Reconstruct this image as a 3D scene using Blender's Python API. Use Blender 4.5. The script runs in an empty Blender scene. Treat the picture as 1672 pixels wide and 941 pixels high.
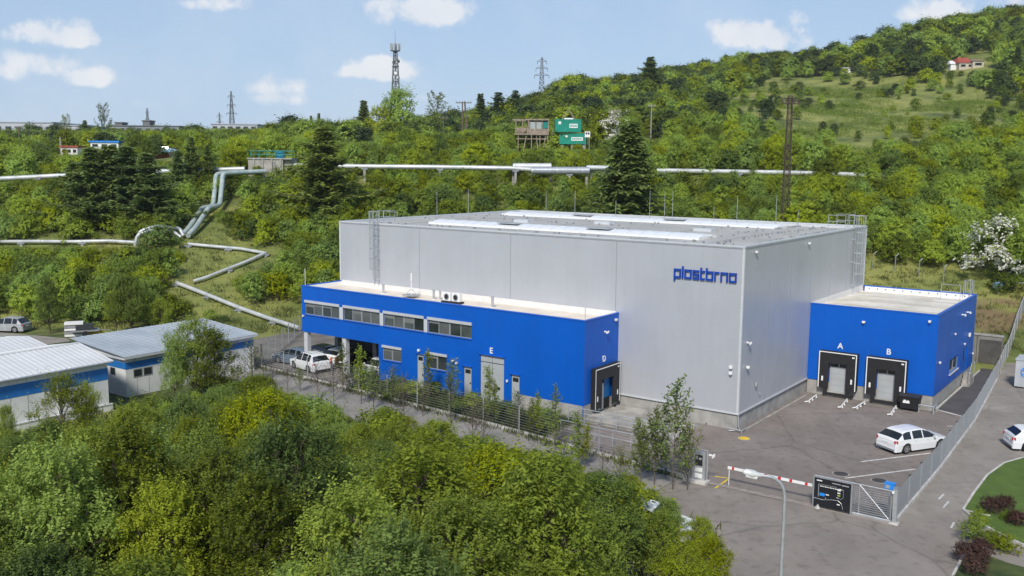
import bpy, math, random
import numpy as np
from mathutils import Vector, Matrix, Euler
R = math.radians
random.seed(7); rng = np.random.default_rng(11)
sc = bpy.context.scene
col = sc.collection

# ---------------------------------------------------------------- camera, sky, sun, exposure
CAMZ, FPX, PIT, ROLL = 18.0, 1529.62, R(7.6631), R(.4903)
cam = bpy.data.cameras.new('camera'); camo = bpy.data.objects.new('camera', cam); col.objects.link(camo)
cam.sensor_width = 36; cam.lens = 36*FPX/1672; cam.clip_end = 9000; cam.clip_start = .5
camo.matrix_world = Matrix.Translation((0, 0, CAMZ)) @ Matrix.Rotation(R(90)-PIT, 4, 'X') @ Matrix.Rotation(ROLL, 4, 'Z')
sc.camera = camo
SUN_DIR = Vector((-.17, -.72, .68)).normalized()
sl = bpy.data.lights.new('sun', 'SUN'); so = bpy.data.objects.new('sun', sl); col.objects.link(so)
sl.energy = 3.0; sl.angle = R(9); sl.color = (1, .95, .86)
so.rotation_euler = (-SUN_DIR).to_track_quat('-Z', 'Y').to_euler()
so.location = (0, 0, 90)
sc.view_settings.view_transform = 'Standard'; sc.view_settings.look = 'None'
sc.view_settings.exposure = 0.38; sc.view_settings.gamma = 1; sc.view_settings.use_curve_mapping = False
w = bpy.data.worlds.new('World'); sc.world = w; w.use_nodes = True
SKY_STRENGTH = .112

# ---------------------------------------------------------------- pixel <-> world (photo is 1672 x 941)
def ray(u, v):
    a = (u-836)/FPX; b = (v-470.5)/FPX; c, s = math.cos(ROLL), math.sin(ROLL)
    a, b = a*c+b*s, -a*s+b*c
    b = -b
    return (a, math.cos(PIT)+b*math.sin(PIT), -math.sin(PIT)+b*math.cos(PIT))
def px(u, v, z=0):
    d = ray(u, v); t = (z-CAMZ)/d[2]
    return Vector((d[0]*t, d[1]*t, z))
def at(u, v, Y):
    d = ray(u, v); t = Y/d[1]
    return Vector((d[0]*t, Y, CAMZ+d[2]*t))
def proj(X, Y, Z):
    Z = Z-CAMZ
    dep = Y*math.cos(PIT)-Z*math.sin(PIT); up = Y*math.sin(PIT)+Z*math.cos(PIT)
    a = X/dep; b = -up/dep; c, s = math.cos(ROLL), math.sin(ROLL)
    a, b = a*c-b*s, a*s+b*c
    return 836+FPX*a, 470.5+FPX*b
OX, OY, TH = 15.4264, 61.9382, R(-36.2776)
CT, ST = math.cos(TH), math.sin(TH)
def W(x, y, z=0): return Vector((OX+x*CT-y*ST, OY+x*ST+y*CT, z))
def loc(p): dx, dy = p[0]-OX, p[1]-OY; return (dx*CT+dy*ST, -dx*ST+dy*CT)

# ---------------------------------------------------------------- sky with clouds
def build_world():
    nt = w.node_tree; nt.nodes.clear(); N = nt.nodes.new; L = nt.links.new
    out = N('ShaderNodeOutputWorld'); bg = N('ShaderNodeBackground'); sky = N('ShaderNodeTexSky')
    sky.sky_type = 'NISHITA'; sky.sun_disc = False
    sky.sun_elevation = math.asin(SUN_DIR.z); sky.sun_rotation = math.atan2(SUN_DIR.x, SUN_DIR.y)
    sky.altitude = 300; sky.air_density = 1.0; sky.dust_density = .6; sky.ozone_density = 1.6
    bg.inputs[1].default_value = SKY_STRENGTH
    tc = N('ShaderNodeTexCoord'); sep = N('ShaderNodeSeparateXYZ'); L(tc.outputs['Generated'], sep.inputs[0])
    def math_(op, a, b=None, c=None, clamp=False):
        n = N('ShaderNodeMath'); n.operation = op; n.use_clamp = clamp
        for i, x in enumerate((a, b, c)):
            if x is None: continue
            if isinstance(x, (int, float)): n.inputs[i].default_value = x
            else: L(x, n.inputs[i])
        return n.outputs[0]
    yy = math_('MAXIMUM', sep.outputs[1], .02)
    X = math_('DIVIDE', sep.outputs[0], yy); Z = math_('DIVIDE', sep.outputs[2], yy)
    cmb = N('ShaderNodeCombineXYZ'); L(X, cmb.inputs[0]); L(Z, cmb.inputs[1])
    def noise(scale, det, vec, rough=.6):
        n = N('ShaderNodeTexNoise'); n.inputs['Scale'].default_value = scale; n.inputs['Detail'].default_value = det
        n.inputs['Roughness'].default_value = rough; L(vec, n.inputs['Vector']); return n.outputs[0]
    n1 = noise(16, 8, cmb.outputs[0], .58); n2 = noise(48, 5, cmb.outputs[0], .6)
    nn = math_('MULTIPLY_ADD', math_('SUBTRACT', n1, .5), 2.6, math_('MULTIPLY', math_('SUBTRACT', n2, .5), .9))
    clouds = [(100, 58, 95, 34, 1), (50, 112, 120, 34, .62), (140, 128, 60, 24, .8), (345, 8, 80, 26, .75), (690, 22, 110, 40, .85), (640, 8, 70, 30, .7), (452, 140, 58, 34, .8), (460, 160, 62, 24, .55),
              (628, 118, 80, 28, .95), (1245, 58, 105, 42, 1.15), (1225, 45, 60, 26, .9), (1570, 22, 115, 34, .8), (1640, 5, 90, 28, .7), (700, 160, 55, 14, .3), (240, 170, 170, 20, .22)]
    acc = None
    for (u, v, ru, rv, s) in clouds:
        d = ray(u, v); cx, cz = d[0]/d[1], d[2]/d[1]; rx, rz = ru/FPX, rv/FPX
        a = math_('DIVIDE', math_('SUBTRACT', X, cx), rx); b = math_('DIVIDE', math_('SUBTRACT', Z, cz), rz)
        bb = math_('MULTIPLY', b, math_('MULTIPLY_ADD', math_('LESS_THAN', b, 0.0), .45, 1.0))
        r2 = math_('ADD', math_('MULTIPLY', a, a), math_('MULTIPLY', bb, bb))
        m = math_('SUBTRACT', 1.0, r2)
        m = math_('MULTIPLY', math_('MAXIMUM', math_('MULTIPLY_ADD', nn, 1.5, m), 0.0), math_('MULTIPLY', math_('MAXIMUM', math_('MULTIPLY_ADD', r2, -.33, 1.0), 0), s))
        acc = m if acc is None else math_('MAXIMUM', acc, m)
    wisp = math_('MULTIPLY', math_('MAXIMUM', math_('SUBTRACT', noise(5, 6, cmb.outputs[0], .65), .47), 0), .9)
    ramp = N('ShaderNodeValToRGB'); L(acc, ramp.inputs[0]); e = ramp.color_ramp.elements
    e[0].position = .14; e[0].color = (0, 0, 0, 1); e[1].position = .78; e[1].color = (.93, .93, .93, 1)
    ramp.color_ramp.interpolation = 'EASE'
    fac = math_('ADD', ramp.outputs[0], wisp, clamp=True)
    # thin veil of cirrus everywhere, more near the horizon
    veil = math_('MAXIMUM', math_('MULTIPLY_ADD', sep.outputs[2], -1.25, .88), .04)
    hs = N('ShaderNodeHueSaturation'); hs.inputs['Saturation'].default_value = 1.1; hs.inputs['Value'].default_value = .82
    L(sky.outputs[0], hs.inputs['Color'])
    mx0 = N('ShaderNodeMix'); mx0.data_type = 'RGBA'; L(veil, mx0.inputs[0]); L(hs.outputs[0], mx0.inputs[6]); mx0.inputs[7].default_value = (3.15, 4.15, 5.7, 1)
    mx = N('ShaderNodeMix'); mx.data_type = 'RGBA'; L(fac, mx.inputs[0]); L(mx0.outputs[2], mx.inputs[6])
    cmix = N('ShaderNodeMix'); cmix.data_type = 'RGBA'; L(n1, cmix.inputs[0]); cmix.inputs[6].default_value = (4.6, 5.05, 5.8, 1); cmix.inputs[7].default_value = (6.5, 6.6, 6.7, 1)
    L(cmix.outputs[2], mx.inputs[7])
    L(mx.outputs[2], bg.inputs[0]); L(bg.outputs[0], out.inputs[0])
build_world()

# ---------------------------------------------------------------- materials
MATS = {}
def mat(name, c, rough=.6, metal=0., var=.12, vs=2.0, c2=None, bump=0., bs=30., spec=.5, ramp=(.35, .65), obj=True, det=4, streak=0., worn=0.):
    if name in MATS: return MATS[name]
    m = bpy.data.materials.new(name); m.use_nodes = True; nt = m.node_tree; b = nt.nodes['Principled BSDF']; N = nt.nodes.new; L = nt.links.new
    b.inputs['Roughness'].default_value = rough; b.inputs['Metallic'].default_value = metal; b.inputs['Specular IOR Level'].default_value = spec
    tc = N('ShaderNodeTexCoord'); n = N('ShaderNodeTexNoise'); n.inputs['Scale'].default_value = vs; n.inputs['Detail'].default_value = det; n.inputs['Roughness'].default_value = .6
    L(tc.outputs['Object'], n.inputs['Vector'])
    r = N('ShaderNodeValToRGB'); L(n.outputs[0], r.inputs[0])
    r.color_ramp.elements[0].position = ramp[0]; r.color_ramp.elements[1].position = ramp[1]
    if c2 is None: c, c2 = [x*(1-var) for x in c], [min(1, x*(1+var)) for x in c]
    r.color_ramp.elements[0].color = (*c, 1); r.color_ramp.elements[1].color = (*c2, 1)
    colr = r.outputs[0]
    def blend(fac_out, lo, hi, amount, tgt, mode='MULTIPLY'):
        rr = N('ShaderNodeValToRGB'); L(fac_out, rr.inputs[0]); rr.color_ramp.elements[0].position = lo; rr.color_ramp.elements[1].position = hi
        a_, b_ = tgt; rr.color_ramp.elements[0].color = (*a_, 1); rr.color_ramp.elements[1].color = (*b_, 1)
        mm_ = N('ShaderNodeMix'); mm_.data_type = 'RGBA'; mm_.blend_type = mode; mm_.inputs[0].default_value = amount; L(colr, mm_.inputs[6]); L(rr.outputs[0], mm_.inputs[7]); return mm_.outputs[2]
    def nmap(scale, sc3, det_=5):
        mp = N('ShaderNodeMapping'); mp.inputs['Scale'].default_value = sc3; L(tc.outputs['Object'], mp.inputs[0]); q = N('ShaderNodeTexNoise'); q.inputs['Scale'].default_value = scale; q.inputs['Detail'].default_value = det_; q.inputs['Roughness'].default_value = .65; L(mp.outputs[0], q.inputs['Vector']); return q.outputs[0]
    if streak:   # rain streaks, dust and uneven fading of the coated sheet
        colr = blend(nmap(2.2, (1, 1, .06)), .35, .62, streak*.35, ((.72, .72, .72), (1, 1, 1))); colr = blend(nmap(.25, (1, 1, 1), 3), .3, .7, streak*.4, ((.80, .80, .80), (1, 1, 1)))
        nr_ = nmap(.5, (1, 1, .3)); mr = N('ShaderNodeMapRange'); L(nr_, mr.inputs[0]); mr.inputs[3].default_value = rough-.12; mr.inputs[4].default_value = rough+.14; L(mr.outputs[0], b.inputs['Roughness'])
    if worn:     # tyre-polished lanes, old stains, repairs and grit
        colr = blend(nmap(.55, (1, .28, 1), 6), .38, .66, worn, ((.80, .80, .80), (1.0, 1.0, 1.0))); colr = blend(nmap(1.7, (1, 1, 1), 8), .52, .66, worn*.9, ((1, 1, 1), (.68, .66, .65))); colr = blend(nmap(26, (1, 1, 1), 3), .3, .7, worn*.6, ((.80, .79, .78), (1.0, 1.0, 1.0)))
        vo = N('ShaderNodeTexVoronoi'); vo.feature = 'DISTANCE_TO_EDGE'; vo.inputs['Scale'].default_value = .16; nv = N('ShaderNodeMix'); nv.data_type = 'VECTOR'; nv.inputs[0].default_value = .35; q2 = N('ShaderNodeTexNoise'); q2.inputs['Scale'].default_value = .8; q2.inputs['Detail'].default_value = 6; L(tc.outputs['Object'], q2.inputs['Vector']); L(tc.outputs['Object'], nv.inputs[4]); L(q2.outputs[1], nv.inputs[5]); L(nv.outputs[1], vo.inputs['Vector'])
        colr = blend(vo.outputs['Distance'], .0, .011, worn*.75, ((.55, .55, .55), (1, 1, 1)))
    L(colr, b.inputs['Base Color'])
    if bump:
        n2 = N('ShaderNodeTexNoise'); n2.inputs['Scale'].default_value = bs; n2.inputs['Detail'].default_value = 3; L(tc.outputs['Object'], n2.inputs['Vector'])
        bp = N('ShaderNodeBump'); bp.inputs['Strength'].default_value = bump; bp.inputs['Distance'].default_value = .02; L(n2.outputs[0], bp.inputs['Height']); L(bp.outputs[0], b.inputs['Normal'])
    MATS[name] = m; return m
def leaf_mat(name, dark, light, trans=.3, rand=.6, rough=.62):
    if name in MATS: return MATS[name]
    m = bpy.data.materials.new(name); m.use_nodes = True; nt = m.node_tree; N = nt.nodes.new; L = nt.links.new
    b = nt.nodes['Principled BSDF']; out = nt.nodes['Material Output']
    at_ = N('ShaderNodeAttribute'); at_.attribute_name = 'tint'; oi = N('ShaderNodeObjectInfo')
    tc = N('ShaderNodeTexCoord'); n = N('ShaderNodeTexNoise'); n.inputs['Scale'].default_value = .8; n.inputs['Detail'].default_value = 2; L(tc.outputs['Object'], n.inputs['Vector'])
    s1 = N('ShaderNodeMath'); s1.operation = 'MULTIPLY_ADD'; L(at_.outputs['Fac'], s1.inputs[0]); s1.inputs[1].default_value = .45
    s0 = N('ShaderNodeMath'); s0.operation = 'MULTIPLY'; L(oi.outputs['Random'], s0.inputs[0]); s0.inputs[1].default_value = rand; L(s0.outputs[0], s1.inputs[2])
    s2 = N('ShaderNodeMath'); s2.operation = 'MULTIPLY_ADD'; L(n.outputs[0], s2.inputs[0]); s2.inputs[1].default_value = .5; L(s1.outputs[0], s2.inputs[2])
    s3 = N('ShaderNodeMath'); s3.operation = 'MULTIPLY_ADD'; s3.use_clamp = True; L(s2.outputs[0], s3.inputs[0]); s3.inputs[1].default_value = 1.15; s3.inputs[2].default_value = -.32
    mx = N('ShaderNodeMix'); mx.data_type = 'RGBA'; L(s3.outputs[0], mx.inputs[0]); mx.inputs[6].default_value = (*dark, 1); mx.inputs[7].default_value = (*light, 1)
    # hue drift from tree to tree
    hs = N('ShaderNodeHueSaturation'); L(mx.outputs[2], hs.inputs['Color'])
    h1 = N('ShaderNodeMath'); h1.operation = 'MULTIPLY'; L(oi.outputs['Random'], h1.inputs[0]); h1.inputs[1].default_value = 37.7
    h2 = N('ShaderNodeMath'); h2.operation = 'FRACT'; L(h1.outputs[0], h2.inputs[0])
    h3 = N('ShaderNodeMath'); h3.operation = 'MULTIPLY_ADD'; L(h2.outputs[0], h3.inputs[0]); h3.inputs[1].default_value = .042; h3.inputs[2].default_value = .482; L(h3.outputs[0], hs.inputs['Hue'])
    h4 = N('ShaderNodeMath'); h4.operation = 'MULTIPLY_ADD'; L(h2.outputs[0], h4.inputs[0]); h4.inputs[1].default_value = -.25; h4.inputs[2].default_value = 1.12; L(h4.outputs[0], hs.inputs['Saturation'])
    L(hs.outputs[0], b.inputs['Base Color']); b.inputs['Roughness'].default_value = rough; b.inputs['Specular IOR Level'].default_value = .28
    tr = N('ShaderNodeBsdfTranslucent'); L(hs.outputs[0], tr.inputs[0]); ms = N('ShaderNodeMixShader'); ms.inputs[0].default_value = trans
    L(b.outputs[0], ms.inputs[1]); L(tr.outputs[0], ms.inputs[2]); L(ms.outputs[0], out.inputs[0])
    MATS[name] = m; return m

PANEL = mat('grey_wall_panel', (.50, .515, .55), .42, .25, .03, .35, spec=.5, streak=.35)
PANEL_T = mat('pale_metal_trim', (.62, .64, .66), .4, .2, .05)
BLUE = mat('blue_wall_panel', (.0, .098, .50), .42, 0, .05, .4, spec=.35, streak=.5)
BLUE_L = mat('blue_trim', (.004, .10, .52), .4, 0, .05)
CONC = mat('plinth_concrete', (.33, .32, .30), .9, 0, .18, 1.2, bump=.3)
CONC_D = mat('weathered_concrete', (.23, .22, .20), .9, c2=(.42, .40, .36), vs=.8, bump=.4)
ROOFM = mat('roof_membrane', (.36, .36, .35), .7, c2=(.48, .475, .45), vs=.35, ramp=(.3, .7))
ROOFO = mat('cream_roof_gravel', (.60, .53, .45), .85, c2=(.74, .68, .60), vs=.7, ramp=(.3, .7))
ROOFD = mat('stained_roof_membrane', (.52, .47, .38), .75, c2=(.76, .72, .64), vs=.45, ramp=(.3, .62))
WHITE = mat('white_paint', (.78, .78, .77), .5, 0, .04)
GLASS2 = mat('green_grey_window_glass', (.075, .09, .085), .08, 0, .3, .4, spec=.8)
GLASS3 = mat('blinded_window_glass', (.11, .12, .117), .15, 0, .2, .4, spec=.8)
GALV = mat('galvanised_steel', (.48, .50, .52), .45, .5, .1, 4)
GALV_D = mat('dull_grey_steel', (.30, .32, .34), .5, .3, .1, 4)
RUST = mat('rusty_steel', (.055, .040, .032), .8, .2, c2=(.12, .085, .065), vs=3)
BLACK = mat('black_rubber', (.012, .012, .014), .7, 0, .2)
DARK = mat('dark_void', (.006, .006, .007), .9, 0, .1)
GLASS = mat('dark_window_glass', (.025, .033, .032), .06, 0, .25, .5, spec=.8)
CGLASS = mat('car_glass', (.012, .016, .018), .05, 0, .1, spec=.8)
DOORG = mat('grey_door_panel', (.42, .44, .45), .5, .1, .05, 1)
ALU = mat('aluminium_frame', (.40, .42, .43), .4, .5, .05)
SHUT = mat('shutter_box', (.55, .56, .57), .5, .2, .06)
WOOD = mat('weathered_timber', (.19, .15, .115), .85, c2=(.38, .31, .245), vs=2)
POLEW = mat('old_pole_wood', (.10, .075, .055), .9, c2=(.18, .14, .11), vs=2)
BARK = mat('bark', (.07, .052, .038), .95, c2=(.16, .125, .095), vs=3, bump=.4)
TEAL = mat('teal_paint', (.0, .20, .17), .5, 0, .1)
TEALB = mat('teal_blue_paint', (.0, .20, .32), .5, 0, .1)
PIPE = mat('pipe_cladding', (.44, .47, .48), .45, .25, c2=(.66, .67, .66), vs=.6)
PIPEG = mat('green_grey_pipe_cladding', (.32, .42, .41), .45, .25, c2=(.54, .60, .58), vs=.8)
RED = mat('red_paint', (.55, .02, .025), .45, 0, .1)
REDL = mat('red_lamp', (.42, .01, .015), .2, 0, .1)
YEL = mat('yellow_paint', (.70, .48, .03), .6, 0, .15, 6)
ORG = mat('orange_plastic', (.55, .12, .03), .5)
LBLUE = mat('bright_blue_plastic', (.02, .24, .72), .4)
TYRE = mat('tyre_rubber', (.012, .012, .012), .85)
RIM = mat('alloy_rim', (.45, .46, .47), .3, .7, .05)
RTILE = mat('red_roof_tile', (.34, .07, .045), .8, 0, .25, 3)
ASPH = mat('yard_asphalt', (.21, .178, .158), .92, c2=(.285, .247, .222), vs=.22, ramp=(.3, .7), bump=.35, bs=25, det=9, worn=.8)
LANE = mat('dark_new_asphalt', (.062, .058, .06), .9, c2=(.095, .09, .092), vs=.4, bump=.3)
ROADC = mat('pale_worn_road', (.24, .225, .205), .92, c2=(.34, .32, .295), vs=.3, ramp=(.3, .7), bump=.3, det=8, worn=.7)
PAVE = mat('concrete_pavement', (.255, .226, .198), .92, c2=(.35, .318, .282), vs=.28, ramp=(.3, .7), bump=.3, det=9, worn=.7)
KERB = mat('pale_kerb', (.40, .385, .36), .85, c2=(.6, .58, .55), vs=1.5)
LINE = mat('worn_white_marking', (.42, .41, .40), .8, c2=(.72, .71, .69), vs=3)
LAWN = mat('mown_lawn', (.050, .098, .012), .95, c2=(.105, .165, .022), vs=.7, ramp=(.3, .7), bump=.8, bs=40, det=9)
SOIL = mat('bare_soil', (.11, .085, .055), .95, c2=(.16, .13, .09), vs=1)

LEAF_A = leaf_mat('ash_foliage', (.042, .070, .011), (.40, .485, .066), .45, .6)
LEAF_B = leaf_mat('yellow_green_foliage', (.075, .112, .011), (.43, .51, .044), .42, .4)
LEAF_C = leaf_mat('hillside_foliage', (.040, .070, .012), (.415, .52, .066), .43, 1.0)
LEAF_S = leaf_mat('shrub_foliage', (.036, .064, .012), (.31, .40, .052), .42, .8)
LEAF_D = leaf_mat('dull_sapling_foliage', (.06, .09, .018), (.32, .38, .08), .42, .4)
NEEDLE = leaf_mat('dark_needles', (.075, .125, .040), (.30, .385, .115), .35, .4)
LEAF_K = leaf_mat('dark_foliage', (.022, .042, .014), (.12, .165, .04), .25, .6)
BLOSS = leaf_mat('white_blossom', (.62, .61, .52), (.85, .84, .76), .3, .2)
PURP = leaf_mat('purple_brown_leaves', (.035, .02, .016), (.13, .06, .045), .2, .3)
GRASSM = leaf_mat('rough_grass', (.035, .055, .012), (.15, .16, .04), .25, .3)

# ---------------------------------------------------------------- mesh builders
def tagset(o, label=None, cat=None, group=None, kind=None):
    if label: o['label'] = label
    if cat: o['category'] = cat
    if group: o['group'] = group
    if kind: o['kind'] = kind
    return o
def thing(name, label, cat, p=(0, 0, 0), rz=0., group=None):
    o = bpy.data.objects.new(name, None); col.objects.link(o); o.empty_display_size = .3
    o.location = p; o.rotation_euler = (0, 0, rz)
    return tagset(o, label, cat, group)
class MB:
    def __init__(s, off=(0, 0, 0)): s.v = []; s.f = []; s.m = []; s.mats = []; s.off = Vector(off)
    def mi(s, m):
        if m not in s.mats: s.mats.append(m)
        return s.mats.index(m)
    def add(s, vs, fs, m):
        n = len(s.v); s.v += [tuple(Vector(v)-s.off) for v in vs]; k = s.mi(m)
        for f in fs: s.f.append([i+n for i in f]); s.m.append(k)
        return s
    def box(s, x0, x1, y0, y1, z0, z1, m):
        vs = [(x, y, z) for z in (z0, z1) for y in (y0, y1) for x in (x0, x1)]
        return s.add(vs, [(0, 2, 3, 1), (4, 5, 7, 6), (0, 1, 5, 4), (2, 6, 7, 3), (0, 4, 6, 2), (1, 3, 7, 5)], m)
    def quad(s, a, b, c, d, m): return s.add([a, b, c, d], [(0, 1, 2, 3)], m)
    def bar(s, a, b, wd, ht, m, up=(0, 0, 1)):
        a, b = Vector(a), Vector(b); d = (b-a).normalized(); u = Vector(up)
        if abs(d.dot(u)) > .95: u = Vector((0, 1, 0)) if abs(d.y) < .9 else Vector((1, 0, 0))
        sd = d.cross(u).normalized()*wd/2; uu = sd.normalized().cross(d).normalized()*ht/2
        vs = [p+i*sd+j*uu for p in (a, b) for j in (-1, 1) for i in (-1, 1)]
        return s.add(vs, [(0, 1, 3, 2), (4, 6, 7, 5), (0, 4, 5, 1), (2, 3, 7, 6), (0, 2, 6, 4), (1, 5, 7, 3)], m)
    def tube(s, pts, r, m, n=6, caps=True):
        pts = [Vector(p) for p in pts]; rr = r if isinstance(r, (list, tuple)) else [r]*len(pts); vs = []
        prev = None
        for i, p in enumerate(pts):
            d = ((pts[min(i+1, len(pts)-1)]-p).normalized()+(p-pts[max(i-1, 0)]).normalized())
            d = d.normalized() if d.length > 1e-6 else Vector((0, 0, 1))
            if prev is None:
                u = Vector((0, 0, 1)) if abs(d.z) < .9 else Vector((1, 0, 0)); a = d.cross(u).normalized()
            else: a = (prev-d*prev.dot(d)).normalized()
            prev = a; b = d.cross(a)
            vs += [p+(a*math.cos(2*math.pi*k/n)+b*math.sin(2*math.pi*k/n))*rr[i] for k in range(n)]
        fs = [(i*n+k, i*n+(k+1) % n, (i+1)*n+(k+1) % n, (i+1)*n+k) for i in range(len(pts)-1) for k in range(n)]
        if caps: fs += [tuple(range(n))[::-1], tuple(range((len(pts)-1)*n, len(pts)*n))]
        return s.add(vs, fs, m)
    def cyl(s, c, r, h, m, n=16, r2=None): return s.tube([c, (c[0], c[1], c[2]+h)], [r, r if r2 is None else r2], m, n)
    def poly(s, pts, z0, z1, m):
        n = len(pts); vs = [(p[0], p[1], z0) for p in pts]+[(p[0], p[1], z1) for p in pts]
        return s.add(vs, [tuple(range(n))[::-1], tuple(range(n, 2*n))]+[(i, (i+1) % n, n+(i+1) % n, n+i) for i in range(n)], m)
    def sheet(s, pts, z, m): return s.add([(p[0], p[1], z) for p in pts], [tuple(range(len(pts)))], m)
    def wall(s, org, ax, x0, x1, z0, z1, holes, m, depth=.12, nrm=None):
        """wall with openings: org + ax*x, vertical z; nrm = outward normal; reveals of given depth"""
        org = Vector(org); ax = Vector(ax); nrm = Vector(nrm); ins = -nrm*depth
        xs = sorted({x0, x1, *[h[0] for h in holes], *[h[1] for h in holes]}); zs = sorted({z0, z1, *[h[2] for h in holes], *[h[3] for h in holes]})
        P = lambda x, z: org+ax*x+Vector((0, 0, z))
        flip = ax.cross(Vector((0, 0, 1))).dot(nrm) < 0
        def q(a, b, c, d): s.add([a, b, c, d] if not flip else [d, c, b, a], [(0, 1, 2, 3)], m)
        for i in range(len(xs)-1):
            for j in range(len(zs)-1):
                cx, cz = (xs[i]+xs[i+1])/2, (zs[j]+zs[j+1])/2
                if any(h[0] < cx < h[1] and h[2] < cz < h[3] for h in holes): continue
                q(P(xs[i], zs[j]), P(xs[i+1], zs[j]), P(xs[i+1], zs[j+1]), P(xs[i], zs[j+1]))
        for h in holes:
            c = [P(h[0], h[2]), P(h[1], h[2]), P(h[1], h[3]), P(h[0], h[3])]
            for k in range(4): q(c[k], c[k]+ins, c[(k+1) % 4]+ins, c[(k+1) % 4])
        return s
    def build(s, name, parent=None, smooth=None, label=None):
        me = bpy.data.meshes.new(name); me.from_pydata([tuple(v) for v in s.v], [], s.f)
        for m in s.mats: me.materials.append(m)
        me.polygons.foreach_set('material_index', s.m)
        if smooth is not None:
            me.polygons.foreach_set('use_smooth', [True]*len(me.polygons)); me.set_sharp_from_angle(angle=R(smooth))
        me.update(); o = bpy.data.objects.new(name, me); col.objects.link(o)
        if parent: o.parent = parent
        if label: o['label'] = label
        return o
def setting(o): o['kind'] = 'structure'; return o
def copy_tree(o, parent=None):
    c = o.copy(); col.objects.link(c)
    if parent: c.parent = parent
    for ch in list(o.children): copy_tree(ch, c)
    return c
def text_mesh(name, body, size, m, parent, p, rot, ext=.02, bold=.01):
    cu = bpy.data.curves.new(name, 'FONT'); cu.body = body; cu.size = size; cu.extrude = ext; cu.align_x = 'CENTER'; cu.align_y = 'CENTER'; cu.offset = bold
    t = bpy.data.objects.new(name+'_curve', cu); col.objects.link(t)
    dg = bpy.context.evaluated_depsgraph_get(); me = bpy.data.meshes.new_from_object(t.evaluated_get(dg)); bpy.data.objects.remove(t)
    me.materials.clear(); me.materials.append(m); o = bpy.data.objects.new(name, me); col.objects.link(o)
    o.parent = parent; o.location = p; o.rotation_euler = rot
    return o

# ---------------------------------------------------------------- terrain
TOE = np.array([(-400, 108), (-200, 102), (-75, 101), (-50, 99), (-24, 98), (-10, 107), (2, 113), (15, 107), (28, 98), (42, 88), (60, 80), (100, 74), (400, 60)], float)
YS = np.array([150, 200, 250, 300, 350, 400, 450, 500, 600, 900, 1500], float)
AZ = np.array([-.60, -.22, -.03, .03, .055, .28, .55, .95])
TZ = np.array([[12.5, 16, 18, 19, 19.5, 19.5, 19, 18, 16, 12, 5], [14, 17.5, 20, 22, 23, 23, 22, 20, 17, 12, 5], [14.5, 18.5, 22, 25, 26.5, 27, 26, 24, 20, 14, 5],
               [14.5, 19, 24, 29, 34, 37, 36, 34, 28, 18, 5], [14.5, 19, 25, 31, 38, 44, 46, 43, 35, 20, 5], [15, 19.5, 25.5, 34, 43, 53, 65, 63, 52, 30, 10],
               [15, 20, 27, 38, 52, 67, 82, 90, 80, 50, 15], [15, 21, 30, 42, 57, 75, 90, 100, 95, 60, 20]], float)
def smooth1(x): return x*x*(3-2*x)
def terr(X, Y):
    X = np.asarray(X, float); Y = np.asarray(Y, float)
    a = np.clip(X/np.maximum(Y, 60), AZ[0], AZ[-1]-1e-6); i = np.clip(np.searchsorted(AZ, a, 'right')-1, 0, len(AZ)-2); t = smooth1((a-AZ[i])/(AZ[i+1]-AZ[i]))
    y = np.clip(Y, YS[0], YS[-1]-1e-3); j = np.clip(np.searchsorted(YS, y, 'right')-1, 0, len(YS)-2); s = (y-YS[j])/(YS[j+1]-YS[j])
    z = (TZ[i, j]*(1-t)+TZ[i+1, j]*t)*(1-s)+(TZ[i, j+1]*(1-t)+TZ[i+1, j+1]*t)*s
    yt = np.interp(X, TOE[:, 0], TOE[:, 1]); d = (Y-yt)/(150-yt)
    e = np.clip(d, 0, 1); e = np.where(e < .1, e*e*5, e-.05)/.95
    z = np.where(Y < 150, z*e, z)
    amp = np.clip((Y-yt-6)/40, 0, 1)
    z = z+amp*(.7*np.sin(X*.09+1.3*np.sin(Y*.05))*np.sin(Y*.11+.4)+.35*np.sin(X*.23+Y*.17)+np.clip((Y-220)/200, 0, 1)*1.6*np.sin(X*.035+2*np.sin(Y*.02)))
    return z-.03
def tz(x, y): return float(terr(x, y))
def tpoint(u, v):
    """where the line of sight through a photo pixel meets the hillside"""
    d = ray(u, v)
    for Y in np.arange(60, 900, .5):
        t = Y/d[1]
        if CAMZ+d[2]*t < tz(d[0]*t, Y): return Vector((d[0]*t, Y, tz(d[0]*t, Y)))
    return at(u, v, 400)
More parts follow.
